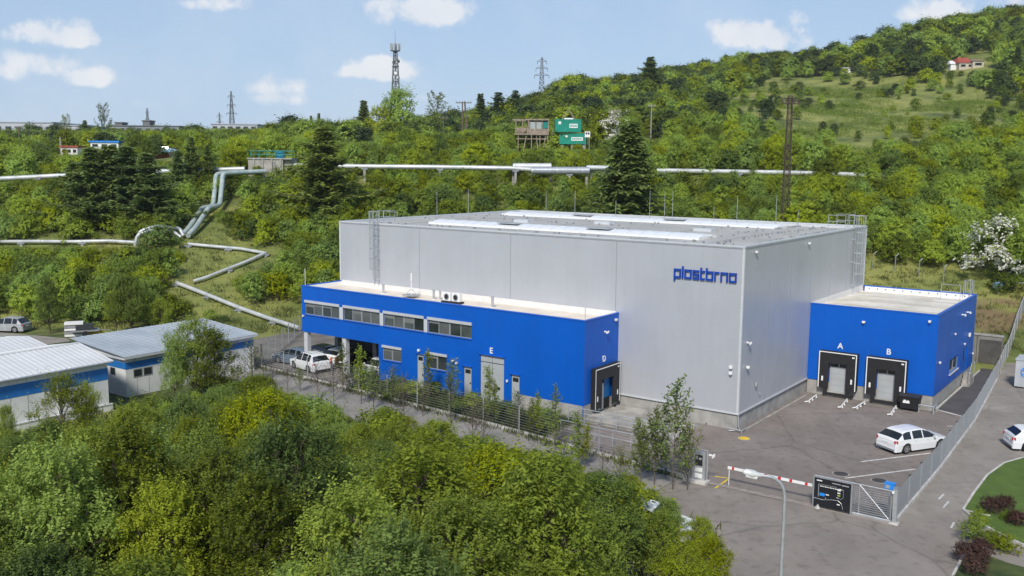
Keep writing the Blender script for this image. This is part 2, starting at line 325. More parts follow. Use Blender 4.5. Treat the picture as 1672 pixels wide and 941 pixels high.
def build_terrain():
    xs = np.concatenate([np.linspace(-2500, -300, 12)[:-1], np.linspace(-300, -90, 36)[:-1], np.linspace(-90, 90, 121)[:-1], np.linspace(90, 420, 56)[:-1], np.linspace(420, 2500, 12)])
    ys = np.concatenate([np.linspace(-400, 60, 8)[:-1], np.linspace(60, 170, 75)[:-1], np.linspace(170, 620, 120)[:-1], np.linspace(620, 3500, 16)])
    X, Y = np.meshgrid(xs, ys); Z = terr(X, Y); nx = len(xs)
    v = np.stack([X, Y, Z], -1).reshape(-1, 3)
    idx = np.arange(len(ys)*nx).reshape(len(ys), nx); f = np.stack([idx[:-1, :-1], idx[:-1, 1:], idx[1:, 1:], idx[1:, :-1]], -1).reshape(-1, 4)
    o = np_mesh('ground', v, f, []); o.data.polygons.foreach_set('use_smooth', [True]*len(o.data.polygons)); setting(o)
    m = bpy.data.materials.new('grassy_ground'); m.use_nodes = True; nt = m.node_tree; N = nt.nodes.new; L = nt.links.new; b = nt.nodes['Principled BSDF']; b.inputs['Roughness'].default_value = .95
    tc = N('ShaderNodeTexCoord')
    def nz(s, d, r=.6):
        n = N('ShaderNodeTexNoise'); n.inputs['Scale'].default_value = s; n.inputs['Detail'].default_value = d; n.inputs['Roughness'].default_value = r; L(tc.outputs['Object'], n.inputs['Vector']); return n.outputs[0]
    r1 = N('ShaderNodeValToRGB'); L(nz(.06, 10, .7), r1.inputs[0]); e = r1.color_ramp.elements
    e[0].position = .36; e[0].color = (.062, .098, .018, 1); e[1].position = .62; e[1].color = (.29, .29, .075, 1); k = e.new(.5); k.color = (.19, .215, .05, 1)
    r2 = N('ShaderNodeValToRGB'); L(nz(.11, 6), r2.inputs[0]); r2.color_ramp.elements[0].position = .56; r2.color_ramp.elements[1].position = .68; r2.color_ramp.elements[0].color = (0, 0, 0, 1); r2.color_ramp.elements[1].color = (.55, .55, .55, 1)
    # bare earth on the freshly cut bank behind the loading annex
    sp = N('ShaderNodeSeparateXYZ'); L(tc.outputs['Object'], sp.inputs[0])
    def mm(op, a, bb):
        n = N('ShaderNodeMath'); n.operation = op; n.use_clamp = op == 'SUBTRACT1'
        for i_, x in enumerate((a, bb)):
            if isinstance(x, (int, float)): n.inputs[i_].default_value = x
            else: L(x, n.inputs[i_])
        return n.outputs[0]
    gx = mm('DIVIDE', mm('SUBTRACT', sp.outputs[0], 45), 17); gy = mm('DIVIDE', mm('SUBTRACT', sp.outputs[1], 98), 9)
    patch = mm('MAXIMUM', mm('SUBTRACT', mm('ADD', mm('MULTIPLY', nz(.3, 6), 2.0), 0), mm('ADD', mm('ADD', mm('MULTIPLY', gx, gx), mm('MULTIPLY', gy, gy)), .45)), 0)
    patch = mm('MINIMUM', mm('MULTIPLY', patch, 2.2), .8)
    fac = mm('MAXIMUM', patch, mm('MULTIPLY', r2.outputs[0], .5))
    mx = N('ShaderNodeMix'); mx.data_type = 'RGBA'; L(fac, mx.inputs[0]); L(r1.outputs[0], mx.inputs[6]); mx.inputs[7].default_value = (.20, .125, .075, 1)
    L(mx.outputs[2], b.inputs['Base Color'])
    bp = N('ShaderNodeBump'); bp.inputs['Strength'].default_value = .6; bp.inputs['Distance'].default_value = .4; L(nz(1.2, 8, .7), bp.inputs['Height']); L(bp.outputs[0], b.inputs['Normal'])
    o.data.materials.append(m)
def np_mesh(name, v, f, mats, tint=None, mi=None, parent=None, link=True):
    v = np.asarray(v, np.float32); f = np.asarray(f, np.int32); me = bpy.data.meshes.new(name)
    k = f.shape[1]
    me.vertices.add(len(v)); me.vertices.foreach_set('co', v.ravel()); me.loops.add(f.size); me.loops.foreach_set('vertex_index', f.ravel())
    me.polygons.add(len(f)); me.polygons.foreach_set('loop_start', np.arange(0, f.size, k, dtype=np.int32)); me.polygons.foreach_set('loop_total', np.full(len(f), k, np.int32))
    for m in mats: me.materials.append(m)
    if mi is not None: me.polygons.foreach_set('material_index', np.asarray(mi, np.int32))
    me.update(calc_edges=True); me.validate()
    if tint is not None:
        a = me.attributes.new('tint', 'FLOAT', 'FACE'); a.data.foreach_set('value', np.asarray(tint, np.float32))
    o = bpy.data.objects.new(name, me)
    if link: col.objects.link(o)
    if parent: o.parent = parent
    return o
build_terrain()
# ---------------------------------------------------------------- paved surfaces
def lsheet(name, pts, z, m, world=False):
    b = MB(); b.sheet([p if world else W(*p) for p in pts], z, m); return setting(b.build(name))
lsheet('yard', [(-9.6, -9.75), (2.75, -11.2), (12.95, -11.0), (12.85, 0), (12.45, 13), (9.45, 14.5), (9.45, 14.7), (-9.6, 14.7)], 0, ASPH)
lsheet('access_road', [(1.2, -11.3), (12.95, -11.0), (15.3, -6.8), (16.9, -12), (17.2, -45), (2, -45)], 0, mat('outer_asphalt', (.245, .214, .188), .92, c2=(.33, .294, .262), vs=.2, ramp=(.3, .7), bump=.35, bs=25, det=9, worn=.8))
lsheet('front_road', [(1.19, -11.3), (1.19, -17.5), (-10, -16.6), (-20, -15.0), (-31, -13.4), (-41, -12), (-47, -11.8), (-48, -6.8), (-41, -7.3), (-14.8, -9.2)], 0, ROADC)
lsheet('parking_apron', [(-52, -6.7), (-41, -7.25), (-24, -8.3), (-24, -4.9), (-29.2, -4.72), (-29.2, 6), (-38.6, 14), (-52, 8)], .006, mat('dusty_parking', (.13, .12, .105), .95, c2=(.22, .20, .175), vs=.5, bump=.4))
lsheet('planting_strip', [(-24, -8.3), (-14.8, -9.05), (-9.6, -9.65), (-9.6, -4.7), (-24, -4.7)], .004, mat('weedy_soil', (.06, .06, .025), .95, c2=(.12, .12, .05), vs=1.2, bump=.5))
lsheet('side_lane', [(9.45, 14.55), (12.40, 13.3), (11.0, 32.6), (9.45, 32.4)], .006, LANE)
lsheet('pavement', [(12.95, -11.2), (12.82, 0), (12.42, 13), (10.8, 36.5), (13, 37.5), (19, 29), (60, 10), (60, -30), (16.9, -12), (15.3, -6.8)], .004, PAVE)
lawn_edge = [(1573, 833), (1590, 806), (1612, 777), (1640, 757), (1672, 748)]; lawn_low = [(1573, 834), (1583, 843), (1600, 856), (1625, 871), (1650, 883), (1672, 893)]
LW = [px(u, v) for u, v in lawn_edge]; LL = [px(u, v) for u, v in lawn_low]
lsheet('lawn', LW+[W(23, 8.5), W(40, 10), W(40, -12), W(22, -11.5)]+LL[::-1][:-1], .06, LAWN, True)
lsheet('flower_bed', [px(*p) for p in [(1556, 941), (1578, 900), (1600, 903), (1625, 915), (1672, 928), (1720, 950), (1720, 1010), (1530, 1010)]], .05, mat('bed_grass', (.03, .055, .012), .95, c2=(.075, .10, .022), vs=1.0, bump=.8, bs=30), True)
def kerb(name, pts, wd=.14, ht=.13, m=KERB, z=0):
    b = MB()
    for a, c in zip(pts, pts[1:]):
        b.bar((a[0], a[1], z+ht/2-.02), (c[0], c[1], z+ht/2-.02), wd, ht, m)
    return setting(b.build(name))
kerb('kerb', LW[:1]+LW[1:]+[W(23, 8.5)], .12, .10); kerb('kerb', LL+[W(22, -11.5), W(40, -12)], .15, .14)
kerb('kerb', [px(u, v, .05) for u, v in [(1573, 833), (1597, 839), (1617, 843)]], .10, .12)
kerb('kerb', [px(*p) for p in [(1556, 941), (1578, 900), (1590, 875)]], .12, .10)
kerb('kerb', [W(9.55, 14.6), W(9.55, 31)], .12, .12); kerb('kerb', [W(9.6, 14.45), W(12.35, 13.2)], .22, .03)
kerb('kerb', [W(.35, 0.2), W(.35, 13.4)], .15, .06, CONC_D)
b = MB(); b.bar(W(2.97, -10.95, .005), W(9.0, -10.9, .005), .38, .02, mat('threshold_concrete', (.24, .20, .175), .9, c2=(.34, .30, .27), vs=1.5)); b.bar(W(9.0, -10.95, .005), W(13, -11.05, .005), .3, .02, MATS['threshold_concrete']); setting(b.build('gate_threshold'))
# painted markings
mk = MB()
for a, c in [((1406, 754), (1519, 740)), ((1380, 781), (1495, 766)), ((1432, 731), (1450, 729))]: mk.bar(px(*a, .004), px(*c, .004), .12, .008, LINE)
for a, c in [((1546, 696), (1556, 696)), ((1540, 829), (1549, 819)), ((1533, 815), (1541, 807)), ((1553, 862), (1558, 853))]: mk.bar(px(*a, .008), px(*c, .008), .10, .008, LINE)
setting(mk.build('road_marking'))
mk = MB(); mk.bar(px(1167, 778, .004), px(1191, 781, .004), .12, .010, YEL); mk.bar(px(1191, 781, .004), px(1168, 797, .004), .12, .008, YEL); setting(mk.build('yellow_road_marking'))
lsheet('gravel_track', [px(*p) for p in [(-60, 545), (0, 543), (60, 548), (110, 553), (116, 557), (60, 565), (0, 556), (-60, 556)]], .0, mat('track_gravel', (.22, .20, .175), .95, c2=(.32, .29, .26), vs=.6), True)
lsheet('shed_verge', [W(-38, -20), W(-34, -20), W(-30, -13.5), W(-41, -12), W(-52, -11.5), W(-66, -6), W(-75, -16), W(-60, -30), W(-38, -23)], -.012, mat('verge_grass', (.035, .06, .012), .95, c2=(.10, .12, .03), vs=.5, bump=.6), True)
def manhole(u, v, m, label, r=.36):
    p = px(u, v); t = thing('manhole_cover', label, 'manhole cover', (p.x, p.y, 0)); 
    MB().cyl((0, 0, -.05), r+.07, .054, CONC_D, 24).build('frame', t); b = MB(); b.cyl((0, 0, -.04), r, .052, m, 24)
    for k in range(-3, 4): b.bar((-math.sqrt(max(.01, r*r-(k*.09)**2))*.9, k*.09, .013), (math.sqrt(max(.01, r*r-(k*.09)**2))*.9, k*.09, .013), .03, .006, m)
    b.build('lid', t)
manhole(1215, 716, YEL, 'yellow painted manhole cover by the grey hall corner', .36)
CAST = mat('cast_iron', (.085, .08, .077), .7, .4, .2)
manhole(1373, 774, CAST, 'dark round manhole cover behind the black gate board', .42); manhole(1436, 785, CAST, 'dark round manhole cover behind the swing gate', .42)

# ---------------------------------------------------------------- buildings
X_, Y_, Z_ = Vector((1, 0, 0)), Vector((0, 1, 0)), Vector((0, 0, 1))
HL, HW, HH, PL = 38.55, 27.88, 12.55, 1.14
def lamp_box(parent, p, s=(.22, .28, .18), m=WHITE, name='wall_lamp'):
    s = tuple(q*.72 for q in s); b = MB(); x, y, z = p; b.box(x-s[0]/2, x+s[0]/2, y-s[1]/2, y+s[1]/2, z-s[2]/2, z+s[2]/2, m); b.box(x-s[0]*.3, x+s[0]*.3, y-s[1]*.6, y+s[1]*.6, z-s[2]/2-.06, z-s[2]/2, GALV_D); return b.build(name, parent)
def camera_part(parent, p, d):
    p = Vector(p); d = Vector(d); b = MB(); b.bar(p, p+d*.12, .1, .1, WHITE); b.tube([p+d*.12, p+d*.35-Z_*.05], .035, WHITE, 8); b.tube([p+d*.22+Vector((-d.y, d.x, 0))*.2, p+d*.30-Vector((-d.y, d.x, 0))*.2-Z_*.05], .06, WHITE, 8); return b.build('security_camera', parent)
def ladder(parent, p, z0, z1, n, cage0=None, top=1.1):
    """caged roof ladder on a wall: p = foot on the wall, n = outward normal"""
    p = Vector(p); n = Vector(n); t = Vector((-n.y, n.x, 0)); b = MB(); A = lambda a, d, z: Vector((p.x, p.y, 0))+t*a+n*d+Z_*z
    zt = z1+top
    for s in (-.25, .25):
        b.tube([A(s, .22, z0), A(s, .22, zt), A(s, -.5, zt), A(s, -.5, z1-.1)], .03, GALV, 6)
        for z in np.arange(z0+.4, z1, 2.0): b.tube([A(s, 0, z), A(s, .22, z)], .025, GALV, 5)
    for z in np.arange(z0+.25, z1+.1, .3): b.tube([A(-.25, .22, z), A(.25, .22, z)], .018, GALV, 5)
    lad = b.build('roof_ladder', parent)
    c = MB(); z = cage0 if cage0 is not None else z0+2.2; zz = []
    while z < zt+.01: zz.append(z); z += .9
    zz[-1] = zt
    for z in zz:
        c.tube([A(.36*math.cos(a)*(1.0), .22+.72*math.sin(a), z) for a in np.linspace(0, math.pi, 9)], .028, GALV, 5)
    for a in np.linspace(.35, math.pi-.35, 5): c.tube([A(.36*math.cos(a), .22+.72*math.sin(a), z) for z in zz], .022, GALV, 5)
    c.build('safety_cage', lad); return lad
def coping(b, pts, z0, z1, wd, m, closed=True):
    n = len(pts)
    for i in range(n if closed else n-1):
        a, c = Vector((*pts[i], 0)), Vector((*pts[(i+1) % n], 0)); d = (c-a).normalized()*wd/2*(1 if i % 2 == 0 else -1)
        b.bar(a+Z_*(z0+z1)/2-d, c+Z_*(z0+z1)/2+d, wd, z1-z0, m)

hall = thing('warehouse_hall', 'tall light grey warehouse hall with flat roof, blue lettering and caged ladders', 'warehouse', W(0, 0), TH)
b = MB()
b.wall((0, 0, 0), X_, -HL, 0, PL, HH, [], PANEL, nrm=-Y_); b.wall((0, 0, 0), Y_, 0, HW, PL, HH, [], PANEL, nrm=X_)
b.wall((0, HW, 0), X_, -HL, 0, PL, HH, [], PANEL, nrm=Y_); b.wall((-HL, 0, 0), Y_, 0, HW, PL, HH, [], PANEL, nrm=-X_)
SEAM = mat('panel_seam', (.34, .355, .385), .5, .2, .05)
for x in (-9.74, -19.3, -28.9): b.box(x-.03, x+.03, -.012, -.002, 7.2 if x < -9.8 else PL, HH-.12, SEAM)
for y in (4.7, 9.0, 13.3, 18.1, 22.7): b.box(.002, .012, y-.03, y+.03, PL if y < 13.6 else 7.3, HH-.12, SEAM)
b.build('wall', hall)
b = MB()
for z in np.arange(PL+1.0, HH-.4, 1.0):
    pass
for x, y in ((0, 0), (-HL, 0), (0, HW)):
    sx = -1 if x < 0 else 1; sy = -1 if y == 0 else 1; b = MB()
    b.poly([(x+sx*.032, y+sy*.032), (x-sx*.13, y+sy*.032), (x-sx*.13, y+sy*.004), (x+sx*.004, y+sy*.004), (x+sx*.004, y-sy*.13), (x+sx*.032, y-sy*.13)], PL, HH-.1, PANEL_T); b.build('corner_trim', hall)
b = MB(); b.box(-9.42, .05, -.06, -.004, PL-.05, PL+.05, PANEL_T); b.build('drip_flashing', hall); b = MB(); b.box(.004, .06, -.004, 13.69, PL-.05, PL+.05, PANEL_T); b.build('drip_flashing', hall)
b = MB(); b.box(-HL+.1, -.07, .07, HW-.1, -.4, PL, CONC)
for x in (-3.1, -6.3): b.box(x-.012, x+.012, .058, .068, 0, PL-.05, CONC_D)
for y in (4.6, 9.1): b.box(-.068, -.058, y-.012, y+.012, 0, PL-.05, CONC_D)
b.build('plinth', hall)
b = MB(); coping(b, [(-HL+.12, .12), (-.12, .12), (-.12, HW-.12), (-HL+.12, HW-.12)], HH-.06, HH+.04, .32, PANEL_T); b.box(-HL+.02, -.02, -.03, -.004, HH-.16, HH-.065, SEAM); b.box(.004, .03, .02, HW-.02, HH-.16, HH-.065, SEAM); b.build('parapet_cap', hall)
b = MB()
rx0, rx1, ry0, ry1, rz, rr = -HL+.28, -.28, .28, HW-.28, 12.26, 12.42
ym = HW/2
for ya, yb, za, zb in ((ry0, ym, rz, rr), (ym, ry1, rr, rz)): b.quad((rx0, ya, za), (rx1, ya, za), (rx1, yb, zb), (rx0, yb, zb), ROOFM)
# inner upstand of the parapet
b.box(rx0-.004, rx0+.02, ry0, ry1, 12.2, HH-.07, PANEL_T); b.box(rx0, rx1, ry1-.02, ry1+.004, 12.2, HH-.07, PANEL_T); b.box(rx0, rx1, ry0-.004, ry0+.02, 12.2, HH-.07, PANEL_T)
# overlapped membrane seams and fastener rows
zr = lambda y: rz+(rr-rz)*(1-abs(y-ym)/(ym-.28))
MSEAM = mat('membrane_seam', (.36, .36, .345), .7)
for y in np.arange(1.8, HW-1, 1.55): b.bar((rx0+.5, y, zr(y)+.008), (rx1-.5, y, zr(y)+.008), .05, .012, MSEAM)
for x in np.arange(rx0+4, rx1-1, 6.0): b.bar((x, .6, zr(.6)+.014), (x, ym, rr+.014), .07, .012, MSEAM)
roof = b.build('roof', hall)
def skylight(x0, x1, y0, y1):
    b = MB(); zc = zr((y0+y1)/2); ns = 8; wd = y1-y0
    arc = [(y0+wd*i/ns, zc+.12+.24*math.sin(math.pi*i/ns)) for i in range(ns+1)]
    vs = [(x0+.9*(0 if 0 < i < ns else 0), y, z) for i, (y, z) in enumerate(arc)]+[(x1, y, z) for y, z in arc]
    b.add(vs, [(i, ns+1+i, ns+2+i, i+1) for i in range(ns)]+[tuple(range(ns+1)), tuple(range(ns+1, 2*ns+2))[::-1]], mat('milky_skylight', (.80, .82, .84), .25, 0, .03))
    b.box(x0-.1, x1+.1, y0-.12, y0, zc-.1, zc+.16, WHITE); b.box(x0-.1, x1+.1, y1, y1+.12, zc-.1, zc+.16, WHITE); b.box(x0-.1, x0, y0, y1, zc-.1, zc+.2, WHITE); b.box(x1, x1+.1, y0, y1, zc-.1, zc+.2, WHITE)
    for x in np.arange(x0+1.2, x1-.3, 1.2): b.tube([(x, y, z+.008) for y, z in arc], .02, PANEL_T, 4, False)
    o = b.build('skylight', hall, 40)
    for fx in (.32, .66):
        xm = x0+(x1-x0)*fx; MB().box(xm-1.1, xm+1.1, y0+.35, y0+1.15, zc+.36, zc+.44, GALV).build('vent_flap', o)
skylight(-32.6, -6.0, 5.6, 8.6); skylight(-36.3, -6.0, 21.6, 24.4)
b = MB()
for i in range(230):
    x, y = random.choice([(random.uniform(rx0+.5, rx1-.5), random.choice([1.1, 3.6, 10.6, 13.9, 17.5, 20.4, 26.2])), (random.choice([rx1-.8, rx1-3.2, rx1-5.4]), random.uniform(.6, HW-.6))])
    b.box(x-.07, x+.07, y-.07, y+.07, zr(y), zr(y)+random.choice([.10, .13, .16]), random.choice([GALV_D, GALV_D, CONC]))
o = b.build('roof_fastener', hall); o['kind'] = 'stuff'
for x, y in ((-20, 15.5), (-9, 13.2), (-27, 12.5)): MB().box(x-.8, x+.8, y-.5, y+.5, 12.3, 12.66, PANEL_T).build('smoke_hatch', hall)
for x, h in ((-34.5, 2.2), (-30.7, 2.4), (-25.6, 1.5), (-21.6, 2.6), (-19.9, 2.6), (-19, 2.6), (-14.5, 1.2), (-12.1, 2.4), (-8.2, 2.6), (-6.1, 1.2), (-.9, 1.3)):
    b = MB(); b.cyl((x, HW-.7, 12.2), .14, .12, CONC, 10); b.cyl((x, HW-.7, 12.3), .024, h+.3, GALV, 6, .016); b.build('lightning_rod', hall)
for y, h in ((17.5, 2.5), (12.5, 2.4)):
    b = MB(); b.cyl((-HL+.8, y, 12.2), .14, .12, CONC, 10); b.cyl((-HL+.8, y, 12.3), .024, h+.3, GALV, 6, .016); b.build('lightning_rod', hall)
ladder(hall, (-33.8, 0, 0), 7.2, HH, (0, -1, 0), 8.6); ladder(hall, (0, 24.1, 0), 7.2, HH, (1, 0, 0), 8.6)
b = MB()
for s in (-1, 1):
    b.tube([(-33.8+s*.3, .5, HH), (-33.8+s*.3, .5, HH+1.1), (-33.8+s*.3, 1.9, HH+1.1), (-33.8+s*.3, 1.9, HH)], .03, GALV, 5); b.tube([(-33.8+s*.3, .5, HH+.55), (-33.8+s*.3, 1.9, HH+.55)], .03, GALV, 5)
b.tube([(-33.2, .6, HH+1.05), (-32, .6, HH+1.05), (-32, .6, HH)], .03, GALV, 5); b.build('roof_guardrail', hall)
for y in (23.2, 25.6): b = MB(); b.tube([(-.5, y, HH), (-.5, y, HH+1.1), (-2.0, y, HH+1.1), (-2.0, y, HH)], .03, GALV, 5); b.tube([(-.5, y, HH+.55), (-2.0, y, HH+.55)], .03, GALV, 5); b.build('roof_guardrail', hall)
lamp_box(hall, (.13, 1.8, 12.1)); lamp_box(hall, (.13, 12.4, 12.0)); lamp_box(hall, (.13, 2.75, 2.75), (.2, .2, .4), GALV); lamp_box(hall, (.1, 3.6, 1.9), (.1, .12, .2), GALV); lamp_box(hall, (-.6, -.12, 4.35), (.3, .18, .28)); lamp_box(hall, (-.6, -.12, 3.95), (.3, .18, .28))
camera_part(hall, (0, 1.05, 5.95), (1, 0, 0)); lamp_box(hall, (.16, 1.05, 4.25), (.3, .22, .22))
b = MB(); b.tube([(.03, -.03, PL), (.1, -.1, .3), (.35, -.25, .1), (-.4, -.55, .08)], .035, GALV, 5); b.tube([(-.55, -.5, .22), (.5, -.5, .22), (.5, .4, .22)], .035, GALV, 6)
for q in ((-.55, -.5), (.5, -.5), (.5, .4)): b.cyl((*q, 0), .035, .25, GALV, 6)
b.build('corner_guard', hall)
# lettering: squarish letters from strokes, standing off the wall
def lettering():
    S = .14; H, A, D = .52, .72, -.2
    L = {'p': ([(0, D, 0, H), (0, H, .56, H), (.56, H, .56, 0), (.56, 0, 0, 0)], .56), 'l': ([(0, 0, 0, A), ], .0), 'a': ([(0, H, .56, H), (.56, H, .56, 0), (.56, 0, 0, 0), (0, 0, 0, H)], .56),
         's': ([(.5, H, 0, H), (0, H, 0, H/2), (0, H/2, .5, H/2), (.5, H/2, .5, 0), (.5, 0, 0, 0)], .5), 't': ([(0, 0, 0, A), (0, H, .30, H), (0, 0, .30, 0)], .30), 'b': ([(0, 0, 0, A), (0, H, .56, H), (.56, H, .56, 0), (.56, 0, 0, 0)], .56),
         'r': ([(0, 0, 0, H), (0, H, .32, H)], .34), 'n': ([(0, 0, 0, H), (0, H, .56, H), (.56, H, .56, 0)], .56), 'o': ([(0, H, .56, H), (.56, H, .56, 0), (.56, 0, 0, 0), (0, 0, 0, H)], .56)}
    b = MB(); x = 0; k = 0; word = 'plastbrno'; adv = [L[c][1]+S+.115 for c in word]; sc_ = 4.62/(sum(adv)-.115); x = -5.09+S/2*sc_; z0 = 10.16
    for c, a in zip(word, adv):
        for (xa, za, xb, zb) in L[c][0]:
            k += 1; d = .12+.003*(k % 7)
            X0, X1 = x+min(xa, xb)*sc_-S/2*sc_, x+max(xa, xb)*sc_+S/2*sc_; Z0, Z1 = z0+min(za, zb)-S/2, z0+max(za, zb)+S/2
            b.box(X0, X1, -d, -.02-.002*(k % 5), Z0, Z1, mat('blue_sign_letters', (.004, .05, .34), .35, 0, .03))
        x += a*sc_
    b.build('lettering', hall)
lettering()

# --- dock shelter with sectional door
def dock(parent, org, ax, nrm, x0, x1, letter, blue=False, ltr=4.04, dp=1.):
    """black dock shelter on a wall; org + ax*x, outward normal nrm"""
    org, ax, nrm = Vector(org), Vector(ax), Vector(nrm)
    def bx(b, xa, xb, d0, d1, z0, z1, m):
        vs = [org+ax*x+nrm*(d if d < .06 else d*dp)+Z_*z for z in (z0, z1) for d in (d0, d1) for x in (xa, xb)]
        b.add(vs, [(0, 2, 3, 1), (4, 5, 7, 6), (0, 1, 5, 4), (2, 6, 7, 3), (0, 4, 6, 2), (1, 3, 7, 5)], m)
    wd = x1-x0; zt = 3.62; zb = .72; cw = wd*.27
    b = MB(); bx(b, x0, x1, .0, .62, zt-.06, zt, BLACK); bx(b, x0, x0+.05, 0, .62, zb, zt-.06, BLACK); bx(b, x1-.05, x1, 0, .62, zb, zt-.06, BLACK)
    sh = b.build('dock_shelter', parent)
    b = MB(); bx(b, x0+.05, x1-.05, .55, .60, 2.72, zt-.06, BLACK); bx(b, x0+.05, x0+cw, .55, .61, zb, 2.72, BLACK); bx(b, x1-cw, x1-.05, .55, .61, zb, 2.72, BLACK)
    bx(b, x0+cw-.05, x0+cw, .40, .55, zb-.1, 2.7, BLACK); bx(b, x1-cw, x1-cw+.05, .40, .55, zb-.1, 2.7, BLACK); b.build('curtain', sh)
    b = MB(); bx(b, x0+.02, x1-.02, .615, .635, zt-.10, zt-.03, WHITE); bx(b, x0+.02, x0+.09, .615, .635, zb, zt-.10, WHITE); bx(b, x1-.09, x1-.02, .615, .635, zb, zt-.10, WHITE); b.build('white_edge_strip', sh)
    for xx in (x0+.28, x1-.42): b = MB(); bx(b, xx, xx+.13, .612, .63, 1.25, 1.62, WHITE); b.build('guide_marker', sh)
    b = MB(); bx(b, x1-.38, x1-.2, .602, .64, 3.28, 3.38, WHITE); b.build('signal_lamp', sh)
    b = MB(); da, db = x0+cw+.04, x1-cw-.04
    bx(b, da-.06, db+.06, .005, .03, .36, 2.72, DARK if blue else DOORG)
    if not blue:
        for z in np.arange(.42, 2.2, .48): bx(b, da, db, .03, .05, z+.012, z+.468, DOORG)
    dr = b.build('sectional_door', parent)
    if not blue:
        b = MB(); m_ = (da+db)/2
        for xa, xb in ((da+.03, m_-.05), (m_+.05, db-.03)): bx(b, xa, xb, .032, .055, 2.38, 2.64, CGLASS)
        b.build('door_window', dr)
    else:
        b = MB(); bx(b, da+.0, da+.75, .035, .06, .38, 2.3, DOORG); b.build('door_leaf', dr)
        b = MB(); bx(b, da+.78, db+.05, .034, .05, 1.2, 2.7, mat('blue_interior', (.0, .10, .30), .6)); b.build('blue_inner_panel', dr)
        b = MB(); bx(b, da+.08, da+.42, .05, .2, 2.35, 2.62, BLACK); b.build('signal_box', dr)
    b = MB(); bx(b, x0+.5, x1-.5, .0, .30, .0, .36, CONC_D); bx(b, x0+.5, x1-.2, .30, .52, .16, .34, BLACK)
    for xx in (x0+.45, x1-.75): bx(b, xx, xx+.28, .52, .60, .16, .85 if not blue else .5, BLACK)
    b.build('dock_bumper', parent)
    p = org+ax*((x0+x1)/2)+nrm*.012+Z_*ltr
    ang = math.atan2(ax.y, ax.x)
    text_mesh('dock_letter', letter, .62, WHITE, parent, p, (R(90), 0, ang))

# --- office annex
office = thing('office_annex', 'low blue office annex with long window band, open parking bay and dock D', 'building', W(0, 0), TH)
FX0, FX1, FY, OH = -38.49, -9.43, -4.69, 7.14
wins = [(-38.05, -33.78, 4.70, 5.74), (-33.30, -29.06, 4.70, 5.74), (-28.62, -24.27, 4.70, 5.74), (-23.86, -19.45, 4.70, 5.74)]
holes = wins+[(-28.78, -26.68, 1.9, 2.92), (-23.94, -21.9, 1.85, 2.98), (-25.0, -24.3, .15, 2.9), (-20.2, -19.45, .2, 2.55), (-18.6, -16.37, .15, 3.68), (-15.7, -14.95, .2, 2.55)]
b = MB(); b.wall((0, FY, 0), X_, FX0, FX1, 3.14, OH, [h for h in holes if h[2] > 3.2]+[(h[0], h[1], 3.14, h[3]) for h in holes if h[2] < 3.14 < h[3]], BLUE, .14, -Y_)
b.wall((0, FY, 0), X_, -29.2, FX1, .25, 3.14, [h if h[3] < 3.14 else (h[0], h[1], h[2], 3.14) for h in holes if h[2] < 3.1], BLUE, .14, -Y_)
b.wall((FX1, 0, 0), Y_, FY, 0, PL, OH, [], BLUE, nrm=X_); b.wall((FX0, 0, 0), Y_, FY, 0, 3.14, OH, [], BLUE, nrm=-X_)
b.quad((FX0, FY, 3.14), (-29.2, FY, 3.14), (-29.2, 0, 3.14), (FX0, 0, 3.14), CONC)
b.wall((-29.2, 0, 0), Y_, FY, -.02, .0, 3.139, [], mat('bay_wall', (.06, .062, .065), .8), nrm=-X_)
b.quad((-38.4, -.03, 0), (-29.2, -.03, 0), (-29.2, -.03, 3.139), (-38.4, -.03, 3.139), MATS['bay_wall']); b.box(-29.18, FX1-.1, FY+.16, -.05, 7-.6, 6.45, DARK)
b.build('wall', office)
b = MB(); b.box(-29.1, FX1-.08, FY+.06, -.01, -.3, .25, CONC); b.box(-14.9, FX1-.06, FY-.015, FY+.05, -.3, PL-.02, CONC); b.box(FX1-.07, FX1+.012, FY+.02, -.01, -.3, PL-.02, CONC); b.build('plinth', office)
b = MB(); coping(b, [(FX0+.08, FY+.08), (FX1-.08, FY+.08)], OH-.02, OH+.06, .24, BLUE_L, False); b.box(FX0-.03, FX0+.2, FY+.2, 0, OH-.02, OH+.05, BLUE_L); b.box(FX1-.2, FX1+.03, FY+.2, -.01, OH-.02, OH+.05, BLUE_L); b.build('parapet_cap', office)
b = MB(); b.quad((FX0+.2, FY+.2, 6.72), (FX1-.2, FY+.2, 6.72), (FX1-.2, -.05, 6.8), (FX0+.2, -.05, 6.8), ROOFO)
b.box(FX0+.1, FX0+.205, FY+.1, -.05, 6.4, OH-.021, WHITE); b.box(FX1-.205, FX1-.1, FY+.1, -.05, 6.4, OH-.021, WHITE); b.box(FX0+.21, FX1-.21, FY+.1, FY+.205, 6.4, OH-.021, WHITE); b.box(FX0+.21, FX1-.21, -.09, -.035, 6.7, OH+.12, mat('white_upstand', (.72, .70, .68), .6, 0, .05)); b.build('roof', office)
